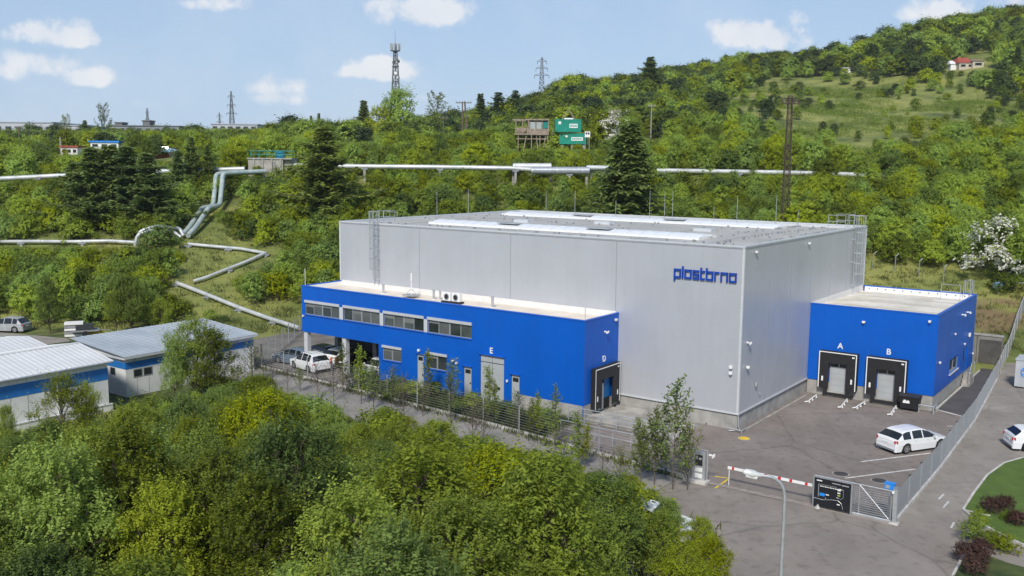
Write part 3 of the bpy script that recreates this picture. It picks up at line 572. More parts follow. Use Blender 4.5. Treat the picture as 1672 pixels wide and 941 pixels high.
def window(parent, x0, x1, z0, z1, y, nr, npane, shut=.22, sp='X'):
    """glazed window with frame, mullions and a roller-shutter box over it (front wall)"""
    f = MB(); t = .06; yi = y+.13
    f.box(x0, x1, yi-.05, yi, z0, z0+t, ALU); f.box(x0, x1, yi-.05, yi, z1-t, z1, ALU)
    for i in range(npane+1):
        xx = x0+(x1-x0)*i/npane; wd = t if i in (0, npane) else .035*(2 if i == npane//2 else 1); f.box(max(x0, xx-wd), min(x1, xx+wd), yi-.052, yi-.002, z0+t, z1-t, ALU)
    fo = f.build('window', parent); g = MB()
    for i in range(npane):
        xa = x0+(x1-x0)*i/npane+.035; xb = x0+(x1-x0)*(i+1)/npane-.035; g = MB(); g.box(xa, xb, yi-.025, yi-.015, z0+t, z1-t, random.choice([GLASS, GLASS, GLASS2, GLASS2, GLASS3] if nr < 1 else [GLASS3])); g.build('pane', fo)
    if nr:
        for i in range(npane):
            if random.random() < nr: xa = x0+(x1-x0)*i/npane+.05; xb = x0+(x1-x0)*(i+1)/npane-.05; h = random.choice([.15, .2, .3, .45]); k = MB(); k.box(xa, xb, yi-.028, yi-.0255, z1-t-h*(z1-z0), z1-t, mat('pale_blind', (.17, .18, .17), .7, 0, .1)); k.build('blind', fo)
    s = MB(); s.box(x0-.03, x1+.03, y-.06, y+.1, z1+.002, z1+shut, SHUT); s.build('shutter_box', fo)
    s = MB(); s.box(x0-.03, x1+.03, y-.09, y-.004, z0-.05, z0-.004, BLUE_L); s.build('sill', fo)
    return fo
for h in wins: window(office, *h, FY, .5, 4)
b = MB()
for xa, xb in ((-33.76, -33.32), (-29.04, -28.64), (-24.25, -23.88)): b.box(xa, xb, FY-.012, FY-.003, 4.7, 5.74, PANEL_T)
b.build('window_pier', office)
window(office, -28.78, -26.68, 1.9, 2.92, FY, 1, 2, .2); window(office, -23.94, -21.9, 1.85, 2.98, FY, .2, 2, .2)
def door(parent, x0, x1, z0, z1, y, m, n=1, glass=True, hood=True):
    b = MB(); yi = y+.13
    for i in range(n):
        xa, xb = x0+(x1-x0)*i/n+.02, x0+(x1-x0)*(i+1)/n-.02; b.box(xa, xb, yi-.07, yi, z0, z1-.02, m)
    o = b.build('door', parent)
    if glass:
        g = MB(); g.box(x0+.12, x1-.12, yi-.085, yi-.071, z1-.55, z1-.25, CGLASS); g.build('door_window', o)
    h = MB()
    for i in range(n): xx = x0+(x1-x0)*(i+.5)/n; h.box(xx-.17 if n > 1 else x1-.2, xx+.17 if n > 1 else x1-.08, yi-.09, yi-.071, z0+1.0, z0+1.0+(.2 if n > 1 else .12), BLACK)
    h.build('handle', o)
    if hood: k = MB(); k.box(x0-.08, x1+.08, y-.12, y-.004, z1+.0, z1+.07, BLUE_L); k.build('door_hood', o)
door(office, -18.6, -16.37, .15, 3.68, FY, DOORG, 2, False); door(office, -20.2, -19.45, .2, 2.55, FY, DOORG); door(office, -15.7, -14.95, .2, 2.55, FY, DOORG); door(office, -25.0, -24.3, .15, 2.9, FY, DOORG)
text_mesh('dock_letter', 'E', .62, WHITE, office, (-17.55, FY-.012, 4.04), (R(90), 0, 0))
dock(office, (FX1, 0, 0), Y_, X_, -3.75, -.25, 'D', True, 4.06, .62)
for x in (-38.15, -33.35):
    b = MB(); b.box(x-.22, x+.22, FY+.1, FY+.5, 0, 3.135, PANEL_T); b.build('pillar', office); b = MB(); b.box(x-.22, x+.22, -1.0, -.6, 0, 3.135, CONC); b.build('pillar', office)
lamp_box(office, (FX1+.13, -.6, 6.75)); camera_part(office, (FX1, -2.0, 6.05), (1, 0, 0)); lamp_box(office, (-24.7, FY-.12, 3.2), (.26, .2, .22)); lamp_box(office, (-21.2, FY-.12, 2.85), (.3, .2, .16)); lamp_box(office, (-20.8, FY-.14, 2.72), (.25, .22, .2)); lamp_box(office, (-16.0, FY-.1, 2.0), (.16, .14, .22)); lamp_box(office, (-38.2, FY-.1, 4.55), (.2, .2, .18))
for x, h in ((-38.3, 1.9), (-9.6, 1.6)): MB().cyl((x, FY+.3, 6.75), .03, h, PANEL_T, 6).build('lightning_rod', office)
def vent_pipe(x, y, h, r=.09): b = MB(); b.cyl((x, y, 6.72), r, h, GALV, 12); b.cyl((x, y, 6.72+h), r*1.35, .09, GALV, 12); b.cyl((x, y, 6.72), r*1.6, .08, WHITE, 12); b.build('vent_pipe', office)
vent_pipe(-31.6, -1.6, .75, .1); vent_pipe(-25.3, -1.5, .65, .08); vent_pipe(-26.0, -1.5, .75, .1); vent_pipe(-25.65, -1.1, .7, .07); vent_pipe(-19.6, -1.9, .85, .11); vent_pipe(-24.6, -1.0, .5, .07)
b = MB(); b.box(-28.7, -27.5, -2.4, -1.4, 6.95, 7.03, ALU); b.tube([(-28.1, -1.9, 7.0), (-28.1, -1.9, 8.6)], .04, WHITE, 8); b.bar((-28.7, -2.3, 6.8), (-28.1, -1.9, 7.5), .05, .05, GALV); b.bar((-27.5, -1.5, 6.8), (-28.1, -1.9, 7.5), .05, .05, GALV); b.cyl((-28.1, -1.9, 8.2), .07, .6, WHITE, 10); b.build('antenna_mast', office)
ac = MB(); ac.box(-24.3, -23.5, -2.35, -2.0, 6.95, 7.62, WHITE); ac.box(-23.4, -22.6, -2.3, -1.95, 6.95, 7.62, WHITE); ac.box(-24.4, -22.5, -2.45, -1.85, 6.80, 6.93, BLACK); aco = ac.build('air_conditioner', office)
for x, y in ((-23.9, -2.36), (-23.0, -2.31)):
    f = MB(); f.tube([(x, y-.03, 7.28), (x, y+.02, 7.28)], .26, GALV_D, 20); f.tube([(x, y-.034, 7.28), (x, y-.02, 7.28)], .19, BLACK, 20); f.build('fan_grille', aco)

# --- loading annex
AX1, AY0, AY1, AH = 9.42, 13.70, 27.84, 7.155
load = thing('loading_annex', 'blue loading annex with two black dock shelters lettered A and B', 'building', W(0, AY0), TH)
O = (0, AY0, 0)
b = MB(O); b.wall((0, AY0, 0), X_, .005, AX1, PL, AH, [], BLUE, nrm=-Y_); b.wall((AX1, 0, 0), Y_, AY0, AY1, PL, AH, [(18.7, 21.9, 1.9, 3.0), (23.7, 25.3, .9+.25, 3.1)], BLUE, .14, X_); b.wall((0, AY1, 0), X_, .005, AX1, 0, AH, [], BLUE, nrm=Y_)
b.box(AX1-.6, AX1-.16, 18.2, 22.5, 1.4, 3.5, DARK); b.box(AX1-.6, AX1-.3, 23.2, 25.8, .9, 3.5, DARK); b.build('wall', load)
b = MB(O); b.box(.01, AX1-.06, AY0+.06, AY1-.06, -.3, PL, CONC); b.build('plinth', load)
b = MB(O); b.box(.01, AX1+.03, AY0-.03, AY0+.2, AH-.02, AH+.06, BLUE_L); b.box(AX1-.2, AX1+.03, AY0+.2, AY1-.2, AH-.02, AH+.06, BLUE_L); b.box(.01, AX1+.03, AY1-.2, AY1+.03, AH-.02, AH+.06, BLUE_L); b.build('parapet_cap', load)
b = MB(O); b.quad((.02, AY0+.2, 6.85), (AX1-.2, AY0+.2, 6.85), (AX1-.2, AY1-.2, 6.70), (.02, AY1-.2, 6.70), ROOFD)
b.box(.2, AX1-.21, AY1-.205, AY1-.1, 6.4, AH-.021, WHITE); b.box(AX1-.205, AX1-.1, AY0+.2, AY1-.2, 6.4, AH-.021, WHITE); b.box(.2, AX1-.21, AY0+.1, AY0+.205, 6.4, AH-.021, WHITE); b.box(.012, .06, AY0+.21, AY1-.21, 6.6, AH+.1, MATS['white_upstand'])
for y in (17.2, 20.6, 24.0): b.bar((.2, y, 6.855-.15*(y-AY0)/14+.006), (AX1-.3, y, 6.855-.15*(y-AY0)/14+.006), .06, .012, MATS['membrane_seam'])
for i in range(12): b.cyl((.6+.72*i, AY1-.235, 6.95), .05, .06, BLACK, 8)
b.build('roof', load)
dock(load, (0, 0, 0), X_, -Y_, 1.02, 3.95, 'A', dp=.8); dock(load, (0, 0, 0), X_, -Y_, 4.63, 7.55, 'B', dp=.8)
b = MB(O); b.box(AX1-.14, AX1-.08, 18.7, 21.9, 1.9, 1.98, ALU); b.box(AX1-.14, AX1-.08, 18.7, 21.9, 2.92, 3.0, ALU)
for y in (18.7, 20.27, 21.82): b.box(AX1-.142, AX1-.082, y, y+.08, 1.98, 2.92, ALU)
wf = b.build('window', load); MB(O).box(AX1-.125, AX1-.11, 18.78, 21.82, 1.98, 2.92, GLASS).build('pane', wf); MB(O).box(AX1+.003, AX1+.10, 18.65, 21.95, 1.80, 1.89, PANEL_T).build('sill', wf)
b = MB(O); b.box(AX1-.14, AX1-.08, 23.72, 25.28, 1.15, 3.08, mat('blue_door', (.01, .10, .38), .45)); dd = b.build('door', load); MB(O).box(AX1-.08, AX1-.06, 23.95, 24.4, 2.2, 2.9, CGLASS).build('door_window', dd); MB(O).box(AX1-.08, AX1-.03, 25.0, 25.1, 1.9, 2.1, BLACK).build('handle', dd)
b = MB(O)
b.box(AX1+.02, AX1+.62, 23.7, 25.3, 0, .25, CONC_D)
b.box(AX1+.02, AX1+.60, 24.0, 25.3, .252, .60, CONC_D); b.box(AX1+.02, AX1+.55, 24.3, 25.3, .602, .95, CONC_D)
b.build('step', load)
b = MB(O); b.tube([(AX1+.6, 25.5, .1), (AX1+.6, 25.5, 1.9), (AX1+.6, 24.3, 1.9), (AX1+.6, 23.6, 1.1), (AX1+.6, 23.6, .1)], .028, GALV, 6);  b.build('handrail', load)
def lampL(p, s=(.22, .28, .18)): x, y, z = p; lamp_box(load, (x, y-AY0, z), s)
lampL((4.16, AY0-.13, 6.15), (.3, .22, .18)); lampL((8.85, AY0-.13, 6.7)); lampL((AX1+.12, 14.6, 3.55), (.2, .2, .16)); lampL((AX1+.12, 19.5, 5.0), (.16, .2, .14)); lampL((AX1+.12, 23.5, 3.6), (.18, .18, .14)); lampL((AX1+.12, 27.3, 2.2), (.16, .16, .16)); lampL((AX1+.12, 25.3, 4.1), (.2, .3, .4))
camera_part(load, (AX1, 22.0-AY0, 6.2), (1, 0, 0)); camera_part(load, (AX1, 24.0-AY0, 6.15), (1, 0, 0))
b = MB(O); b.tube([(AX1-2.4, AY1-2.2, 6.8), (AX1-2.4, AY1-2.2, 8.1), (AX1-.9, AY1-2.2, 8.1), (AX1-.9, AY1-2.2, 6.8)], .03, GALV, 6); b.tube([(AX1-2.4, AY1-2.2, 7.5), (AX1-.9, AY1-2.2, 7.5)], .025, GALV, 6); b.build('roof_guardrail', load)
lo = ladder(load, (8.7, AY1-AY0, 0), 2.6, AH, (0, 1, 0), 4.6)
# ---------------------------------------------------------------- sheds
SHW = mat('white_shed_panel', (.60, .61, .60), .6, 0, c2=(.74, .74, .72), vs=.5); SHB = mat('shed_blue_band', (.015, .15, .45), .5, 0, .08)
SHR = mat('white_sheet_roof', (.66, .67, .67), .5, .1, .06, .4); SHG = mat('grey_sheet_roof', (.38, .43, .47), .5, .2, c2=(.50, .54, .57), vs=.3)
def corrug(b, p0, p1, q0, q1, m, n, h=.035):
    """ribbed roof sheet between eave p0-p1 and ridge q0-q1"""
    p0, p1, q0, q1 = map(Vector, (p0, p1, q0, q1)); b.quad(p0, p1, q1, q0, m)
    for i in range(n+1):
        t = i/n; a, c = p0.lerp(p1, t), q0.lerp(q1, t); b.bar(a+Z_*.012, c+Z_*.012, .05, h, m)
sh = thing('shed', 'white shed with broad blue band and white gabled sheet roof nearest the thicket', 'shed', W(-38.1, -23.15), TH); O = (-38.1, -23.15, 0)
x1, x0, y1, y0 = -38.1, -46.6, -23.15, -46
b = MB(O); b.box(x0, x1, y0, y1, -.3, 3.55, SHW); b.add([(x0, y1-.004, 3.55), (x1, y1-.004, 3.55), ((x0+x1)/2, y1-.004, 4.3)], [(0, 1, 2)], SHW)
for y in np.arange(y1-1.15, y0, -1.15): b.box(x1+.002, x1+.012, y-.015, y+.015, .5, 3.5, GALV)
b.build('wall', sh)
b = MB(O); b.box(x1+.003, x1+.018, y0, y1+.015, 2.27, 3.12, SHB); b.box(x0, x1, y1+.003, y1+.014, 2.27, 3.12, SHB); b.build('blue_band', sh)
b = MB(O); b.box(x1+.001, x1+.16, y0, y1+.2, -.3, .42, SHW); b.box(x1+.0, x1+.2, y0, y1+.22, .425, .50, PANEL_T); b.build('plinth_ledge', sh)
b = MB(O); xm = (x0+x1)/2; corrug(b, (x1+.3, y1+.3, 3.62), (x1+.3, y0, 3.62), (xm, y1+.3, 4.38), (xm, y0, 4.38), SHR, 60); corrug(b, (x0-.3, y1+.3, 3.62), (x0-.3, y0, 3.62), (xm, y1+.3, 4.38), (xm, y0, 4.38), SHR, 60)
b.bar((xm, y1+.3, 4.40), (xm, y0, 4.40), .3, .05, SHR); b.build('roof', sh)
b = MB(O); b.tube([(x1+.36, y1+.25, 3.58), (x1+.36, y0, 3.54)], .07, GALV, 8); b.build('gutter', sh)
for y in (-26.9, -34): b = MB(O); b.tube([(x1+.36, y, 3.56), (x1+.1, y, 3.2), (x1+.1, y, .3)], .045, WHITE, 8); b.build('downpipe', sh)
sh = thing('shed', 'low white shed with grey ribbed roof and narrow blue band under eaves', 'shed', W(-40.3, -20.4), TH); O = (-40.3, -20.4, 0)
x1, x0, y0, y1 = -40.5, -47.6, -20.3, -8.4
b = MB(O); b.add([(x0, y0, -.3), (x1, y0, -.3), (x1, y1, -.3), (x0, y1, -.3), (x0, y0, 3.6), (x1, y0, 3.12), (x1, y1, 3.12), (x0, y1, 3.6)], [(0, 1, 5, 4), (1, 2, 6, 5), (2, 3, 7, 6), (3, 0, 4, 7)], SHW)
for y in np.arange(y0+.9, y1, 1.0): b.box(x1+.002, x1+.01, y-.012, y+.012, 0, 2.1, GALV)
b.build('wall', sh)
b = MB(O); b.box(x1+.003, x1+.016, y0-.015, y1, 2.14, 2.66, SHB); b.box(x0, x1, y0-.016, y0-.003, 2.14, 2.66, SHB); b.build('blue_band', sh)
for ya, yb in ((-19.7, -18.95), (-18.85, -18.1), (-16.4, -15.7), (-15.6, -14.9), (-12.5, -11.5)):
    b = MB(O); b.box(x1+.002, x1+.03, ya, yb, 1.42, 2.05, ALU); f = b.build('window', sh); MB(O).box(x1+.031, x1+.036, ya+.06, yb-.06, 1.48, 1.99, GLASS).build('pane', f)
b = MB(O); b.box(-42.6, -41.9, y0-.03, y0-.002, 1.5, 2.1, ALU); f = b.build('window', sh); MB(O).box(-42.55, -41.95, y0-.037, y0-.031, 1.55, 2.05, GLASS).build('pane', f)
b = MB(O); corrug(b, (x1+.35, y0-.3, 3.18), (x1+.35, y1+.25, 3.18), (x0-.3, y0-.3, 3.74), (x0-.3, y1+.25, 3.74), SHG, 24, .03); b.build('roof', sh)
b = MB(O); b.box(x1+.30, x1+.36, y0-.3, y1+.25, 2.98, 3.16, PANEL_T); b.box(x0-.2, x1+.3, y0-.31, y0-.26, 2.96, 3.1, PANEL_T)
for y in np.arange(y0+.6, y1, 1.9): b.bar((x1+.33, y, 2.98), (x1+.02, y, 2.5), .04, .04, GALV_D)
b.build('fascia', sh)
b = MB(O); b.cyl((-42, -13.2, 3.2), .05, 1.0, GALV_D, 8); b.box(-42.12, -41.88, -13.3, -13.1, 4.1, 4.3, GALV_D); b.build('roof_vent', sh)
sh = thing('shed', 'low white roofed shed behind the gabled one beside the gravel track', 'shed', W(-52, -24), TH); O = (-52, -24, 0)
b = MB(O); b.box(-54.5, -47.6, -40, -22.6, -.3, 3.2, SHW); b.build('wall', sh); b = MB(O); corrug(b, (-47.3, -22.3, 3.3), (-47.3, -40, 3.3), (-51, -22.3, 3.75), (-51, -40, 3.75), SHR, 40); corrug(b, (-54.8, -22.3, 3.3), (-54.8, -40, 3.3), (-51, -22.3, 3.75), (-51, -40, 3.75), SHR, 40); b.build('roof', sh)

# ---------------------------------------------------------------- cars
def car(label, p, heading, paint, L=4.6, Wd=1.80, H=1.47, style='estate', group=None, rails=False, name='parked_car', plinth=None, dark_low=False):
    t = thing(name, label, 'car', p, heading, group)
    hl = L/2; g = .17; r = .325; xr = -hl+.92; xf = hl-.88
    # longitudinal profile: x, shoulder height, roof height, half width
    if style == 'estate':
        P = [(-hl, .62, .62, .80), (-hl+.04, .86, .86, .86), (-hl+.14, .92, .97, .885), (-hl+.72, .94, H-.09, .9), (-hl+1.0, .945, H-.035, .9), (-.35, .94, H, .9), (.05, .93, H-.025, .9), (.32, .92, H-.11, .9), (1.12, .90, .91, .895), (1.35, .87, .87, .885), (hl-.35, .78, .78, .84), (hl-.08, .66, .66, .74), (hl, .50, .50, .66)]
    else:
        P = [(-hl, .62, .62, .80), (-hl+.04, .90, .90, .86), (-hl+.12, .95, 1.01, .88), (-hl+.55, .97, H-.10, .9), (-hl+.85, .97, H-.03, .9), (-.3, .96, H, .9), (.05, .95, H-.025, .9), (.32, .93, H-.12, .9), (1.05, .92, .93, .895), (1.25, .89, .89, .885), (hl-.3, .80, .80, .84), (hl-.06, .66, .66, .74), (hl, .50, .50, .66)]
    px_ = [q[0] for q in P]; xs = sorted(set([round(x, 3) for x in np.linspace(-hl, hl, 60)]+[round(q[0], 3) for q in P])); sw = Wd/1.8
    ev = lambda x, k: float(np.interp(x, px_, [q[k] for q in P]))
    rows = []
    for x in xs:
        sh_, rf, hw = ev(x, 1), ev(x, 2), ev(x, 3)*sw; zb = g+.0
        for xc in (xr, xf):
            d = abs(x-xc)
            if d < r+.05: zb = max(zb, r+math.sqrt((r+.05)**2-d*d))
        zb = min(zb, sh_-.06); mid = max(zb+.02, min(.58, sh_-.03)); gh = max(rf-sh_, .0); tw = hw-.42*gh-.02
        rows.append([(x, 0, g+.05), (x, hw*.86, g+.05 if zb < g+.1 else zb), (x, hw*.97, zb+.015), (x, hw*1.0, mid), (x, hw*.965, sh_), (x, tw, max(sh_+.0, rf-.05*min(1, gh*4))), (x, tw*.86, rf), (x, 0, rf+.02)])
    body = MB(); gl_ = MB(); arch = MB(); n = len(rows[0])
    side_x = [(-hl+.62, -1.02), (-.92, -.12), (-.02, .86)] if style == 'estate' else [(-hl+.66, -.95), (-.85, -.12), (-.02, .80)]
    scr = (.34, 1.06) if style == 'estate' else (.34, 1.0); rscr = (-hl+.16, -hl+.66) if style == 'estate' else (-hl+.14, -hl+.5)
    for i in range(len(rows)-1):
        xm = (xs[i]+xs[i+1])/2
        for k in range(n-1):
            for s in (1, -1):
                q = [rows[i][k], rows[i+1][k], rows[i+1][k+1], rows[i][k+1]]; q = [(x, y*s, z) for x, y, z in q]
                if s < 0: q = q[::-1]
                gls = (k == 4 and any(a < xm < c for a, c in side_x)) or (k in (5, 6) and (scr[0] < xm < scr[1] or rscr[0] < xm < rscr[1]))
                (gl_ if gls else body).add(q, [(0, 1, 2, 3)], CGLASS if gls else (BLACK if (dark_low and k <= 1) else paint))
    for e, rw in ((0, rows[0]), (1, rows[-1])):
        vs = rw+[(x, -y, z) for x, y, z in rw[::-1]]; body.add(vs, [tuple(range(len(vs)))], paint)
    # inner wheel wells and underside
    body.box(-hl+.2, hl-.2, -Wd*.36, Wd*.36, g, .55, BLACK)
    body.build('body', t, 32); gl_.build('car_window', t, 40)
    for x in (xr, xf):
        for s in (1, -1):
            b = MB(); yo = s*(Wd/2-.03); b.tube([(x, yo-s*.21, r), (x, yo-s*.02, r), (x, yo, r)], [r, r, r-.03], TYRE, 24); wh = b.build('wheel', t, 40)
            b = MB(); b.tube([(x, yo-s*.02, r), (x, yo+s*.006, r)], r*.66, RIM, 20); k_ = 5
            b.tube([(x, yo+s*.005, r), (x, yo+s*.02, r)], r*.18, GALV_D, 10)
            for q in range(k_):
                a = 2*math.pi*(q+.5)/k_; b.tube([(x+math.cos(a)*r*.42, yo+s*.004, r+math.sin(a)*r*.42), (x+math.cos(a)*r*.42, yo+s*.0085, r+math.sin(a)*r*.42)], r*.14, BLACK, 8)
            b.build('rim', wh)
    for s in (1, -1):
        b = MB(); b.bar((-hl-.005, s*Wd*.40, .80), (-hl+.16, s*Wd*.482, .83), .10, .17, REDL); b.build('tail_light', t)
        b = MB(); b.bar((hl-.34, s*Wd*.46, .70), (hl-.07, s*Wd*.37, .64), .12, .13, mat('headlamp_glass', (.55, .58, .6), .1, .2)); b.build('headlight', t)
        b = MB(); b.bar((.80, s*Wd*.475, .94), (.78, s*(Wd*.5+.16), .97), .10, .13, paint); b.build('side_mirror', t)
        b = MB()
        for x in (-.72, .3): b.box(x-.1, x+.08, s*(Wd/2+.004)-.012, s*(Wd/2+.004)+.012, .80, .83, paint)
        b.build('handle', t)
        if rails: b = MB(); b.tube([(-hl+.75, s*.56, H-.01), (-hl+.85, s*.56, H+.05), (.15, s*.56, H+.05), (.3, s*.56, H-.02)], .022, GALV_D, 6); b.build('roof_rail', t)
    b = MB(); b.box(-hl-.012, -hl+.02, -.26, .26, .62, .73, WHITE); b.build('number_plate', t)
    b = MB(); b.box(-hl-.008, -hl+.05, -Wd*.42, Wd*.42, g+.05, .40, BLACK if dark_low else GALV_D); b.box(-hl-.03, -hl+.02, -Wd*.40, Wd*.40, .34, .42, paint); b.build('rear_bumper', t)
    b = MB(); b.box(hl-.06, hl+.01, -.5, .5, .28, .44, BLACK); b.build('grille', t)
    return t
CWHITE = mat('white_car_paint', (.74, .75, .76), .18, 0, .01, spec=.6); CGREY = mat('blue_grey_car_paint', (.16, .21, .27), .22, .3, .05); CDARK = mat('dark_green_car_paint', (.02, .035, .035), .2, .2, .05); CBROWN = mat('dark_brown_car_paint', (.035, .022, .018), .2, .2, .05)
def place_car(label, uv_r, uv_f, paint, **k):
    """near-side rear and front tyre contact pixels give position and heading"""
    a, c = px(*uv_r), px(*uv_f); d = (c-a); h = math.atan2(d.y, d.x); side = k.pop('side', 1); m = (a+c)/2; L = k.get('L', 4.6); Wd = k.get('Wd', 1.8)
    nrm = Vector((-math.sin(h), math.cos(h), 0))*side; return car(label, tuple(m+nrm*(Wd/2-.1)), h, paint, **k)
place_car('white estate car parked in the yard beside the mesh fence', (1485.4, 740.5), (1527, 734.6), CWHITE, L=4.6, H=1.46)
p = px(1693, 741); car('white hatchback on the concrete pavement beside the lawn', (p.x+.9, p.y+.95, 0), R(-8), CWHITE, L=4.3, H=1.47, style='hatch')
place_car('white hatchback with black lower sills parked before the open bay', (511, 611), (474.5, 600), CWHITE, L=4.1, H=1.6, style='hatch', rails=True, dark_low=True, side=-1)
a = W(-40.0, -4.3); car('blue grey car parked left of the black-silled white hatchback', tuple(a), TH+R(185), CGREY, L=4.2, H=1.45, style='hatch')
a = W(-39.3, -2.1); car('dark green car parked behind the blue grey one', tuple(a), TH+R(182), CDARK, L=4.5, H=1.5)
a = W(-36.7, -1.2); car('white car standing inside the open bay between the pillars', tuple(a), TH+R(92), CWHITE, L=4.3, H=1.47, style='hatch')
a = W(-34.7, -1.5); car('dark brown car nosing into the bay beside the second pillar', tuple(a), TH+R(88), CBROWN, L=4.3, H=1.5)
a = W(-30.9, -2.9); car('white car deep in the bay beside the blue wall', tuple(a), TH+R(268), CWHITE, L=4.3, H=1.45, style='hatch')
p = px(1060, 870); car('white car mostly hidden by foliage left of the entrance', tuple(p), TH+R(10), CWHITE, L=4.5, H=1.5)
p = px(541, 606); t = thing('marker_post', 'orange marker post behind the black-silled white hatchback', 'post', tuple(p)); b = MB(); b.cyl((0, 0, 0), .22, .06, BLACK, 12); b.build('base', t); b = MB(); b.cyl((0, 0, .06), .09, 1.1, ORG, 12); b.build('tube', t)
p = px(1648, 716); t = thing('traffic_cone', 'red traffic cone behind the white hatchback on the pavement', 'cone', tuple(p)); b = MB(); b.box(-.22, .22, -.22, .22, 0, .05, RED); b.build('base', t); b = MB(); b.tube([(0, 0, .05), (0, 0, .75)], [.16, .04], RED, 14); b.build('cone_body', t)

# ---------------------------------------------------------------- fences, gates, barrier
def mesh_fence(label, pts, h, step, vert=True, hn=10, kerbm=KERB, kerb_h=.2, sub=2.5, posts=True, zf=lambda p: 0, vw=.05, group=None):
    pts = [Vector((p[0], p[1], 0)) for p in pts]; t = thing('fence', label, 'fence', tuple(pts[0]), 0, group); O = pts[0]
    kb = MB(O)
    for a, c in zip(pts, pts[1:]):
        n = max(1, round((c-a).length/sub)); d = (c-a).normalized()
        for i in range(n):
            q0, q1 = a.lerp(c, i/n), a.lerp(c, (i+1)/n); z0, z1 = zf(q0), zf(q1); P = lambda s, z: q0.lerp(q1, s)+Z_*(z0+(z1-z0)*s+z)
            if kerb_h: kb.bar(P(0, kerb_h/2-.05), P(1, kerb_h/2-.05), .16, kerb_h+.1, kerbm)
            b = MB(O); b.box(q0.x-.035, q0.x+.035, q0.y-.035, q0.y+.035, z0-.2, z0+kerb_h+h+.05, GALV_D); b.box(q0.x-.045, q0.x+.045, q0.y-.045, q0.y+.045, z0+kerb_h+h+.05, z0+kerb_h+h+.08, BLACK); b.build('post', t)
            b = MB(O)
            for k in range(hn+1): zz = kerb_h+.05+(h-.08)*k/hn; b.bar(P(0, zz), P(1, zz), .012, .012, GALV_D if vert else GALV)
            if vert:
                m = max(2, int((q1-q0).length/vw))
                for k in range(m+1): s = k/m; b.bar(P(s, kerb_h+.03), P(s, kerb_h+h), .0065, .0065, GALV_D)
            b.build('mesh_panel', t)
    q0 = pts[-1]; z0 = zf(q0); b = MB(O); b.box(q0.x-.035, q0.x+.035, q0.y-.035, q0.y+.035, z0-.2, z0+kerb_h+h+.05, GALV_D); b.build('post', t)
    if kerb_h: kb.build('kerb_base', t)
    return t
mesh_fence('grey steel mesh fence between yard and concrete pavement', [W(12.98, -10.7), W(12.86, 0), W(12.47, 12.5), W(11.4, 28)], 1.5, .05, True, 8, kerb_h=.18)
t = mesh_fence('grey wire fence on pale kerb along the front road', [W(1.9, -11.05), W(-14.8, -9.15), W(-28, -8.15), W(-41, -7.2)], 1.7, .2, False, 9, kerb_h=.16, sub=3.4)
mesh_fence('wire fence left of the parked cars, climbing towards the slope', [W(-41.2, -7.0), W(-50.8, 5.7), W(-52, 14)], 1.9, .2, True, 6, kerb_h=0, vw=.4)
zt = lambda p: max(0, tz(p.x, p.y))
# grey panel fence climbing the bank behind the lane
def panel_fence(label, pts, h, m, zf, name='panel_fence', cat='fence'):
    pts = [Vector((p[0], p[1], 0)) for p in pts]; O = pts[0]; t = thing(name, label, cat, tuple(O))
    for a, c in zip(pts, pts[1:]):
        n = max(1, round((c-a).length/2.5))
        for i in range(n):
            q0, q1 = a.lerp(c, i/n), a.lerp(c, (i+1)/n); z0, z1 = zf(q0), zf(q1)
            b = MB(O); b.bar(q0+Z_*(z0+h/2-.15), q1+Z_*(z1+h/2-.15), .08, h+.3, m); b.build('panel', t)
            b = MB(O); b.box(q0.x-.07, q0.x+.07, q0.y-.07, q0.y+.07, z0-.3, z0+h+.12, CONC); b.build('post', t)
    return t
panel_fence('pale panel fence climbing the bank past the lane end', [W(11.38, 28.4), W(10.62, 36.6), W(10.0, 47), W(9.6, 58)], 1.5, mat('pale_fence_panel', (.33, .34, .34), .8, 0, .12, 1), zt)
wl = thing('retaining_wall', 'stained concrete retaining wall closing the far end of the lane', 'wall', W(8.2, 35.0), TH); O = (8.2, 35.0, 0)
b = MB(O); b.box(4.5, 10.6, 35.0, 35.35, -.3, 2.55, mat('stained_concrete', (.12, .115, .105), .95, c2=(.30, .285, .26), vs=.5, ramp=(.3, .7), bump=.4))
for x in (5.5, 7.0, 8.5): b.box(x-.015, x+.015, 34.985, 34.998, 0, 2.5, DARK)
b.build('wall_slab', wl); b = MB(O); b.box(4.4, 10.7, 34.93, 35.42, 2.553, 2.68, CONC); b.build('coping', wl); b = MB(O); b.box(8.75, 10.55, 34.9, 34.994, .0, 2.2, mat('dark_steel_plate', (.09, .085, .08), .8, .1, .25, .8)); b.build('dark_gate_panel', wl)
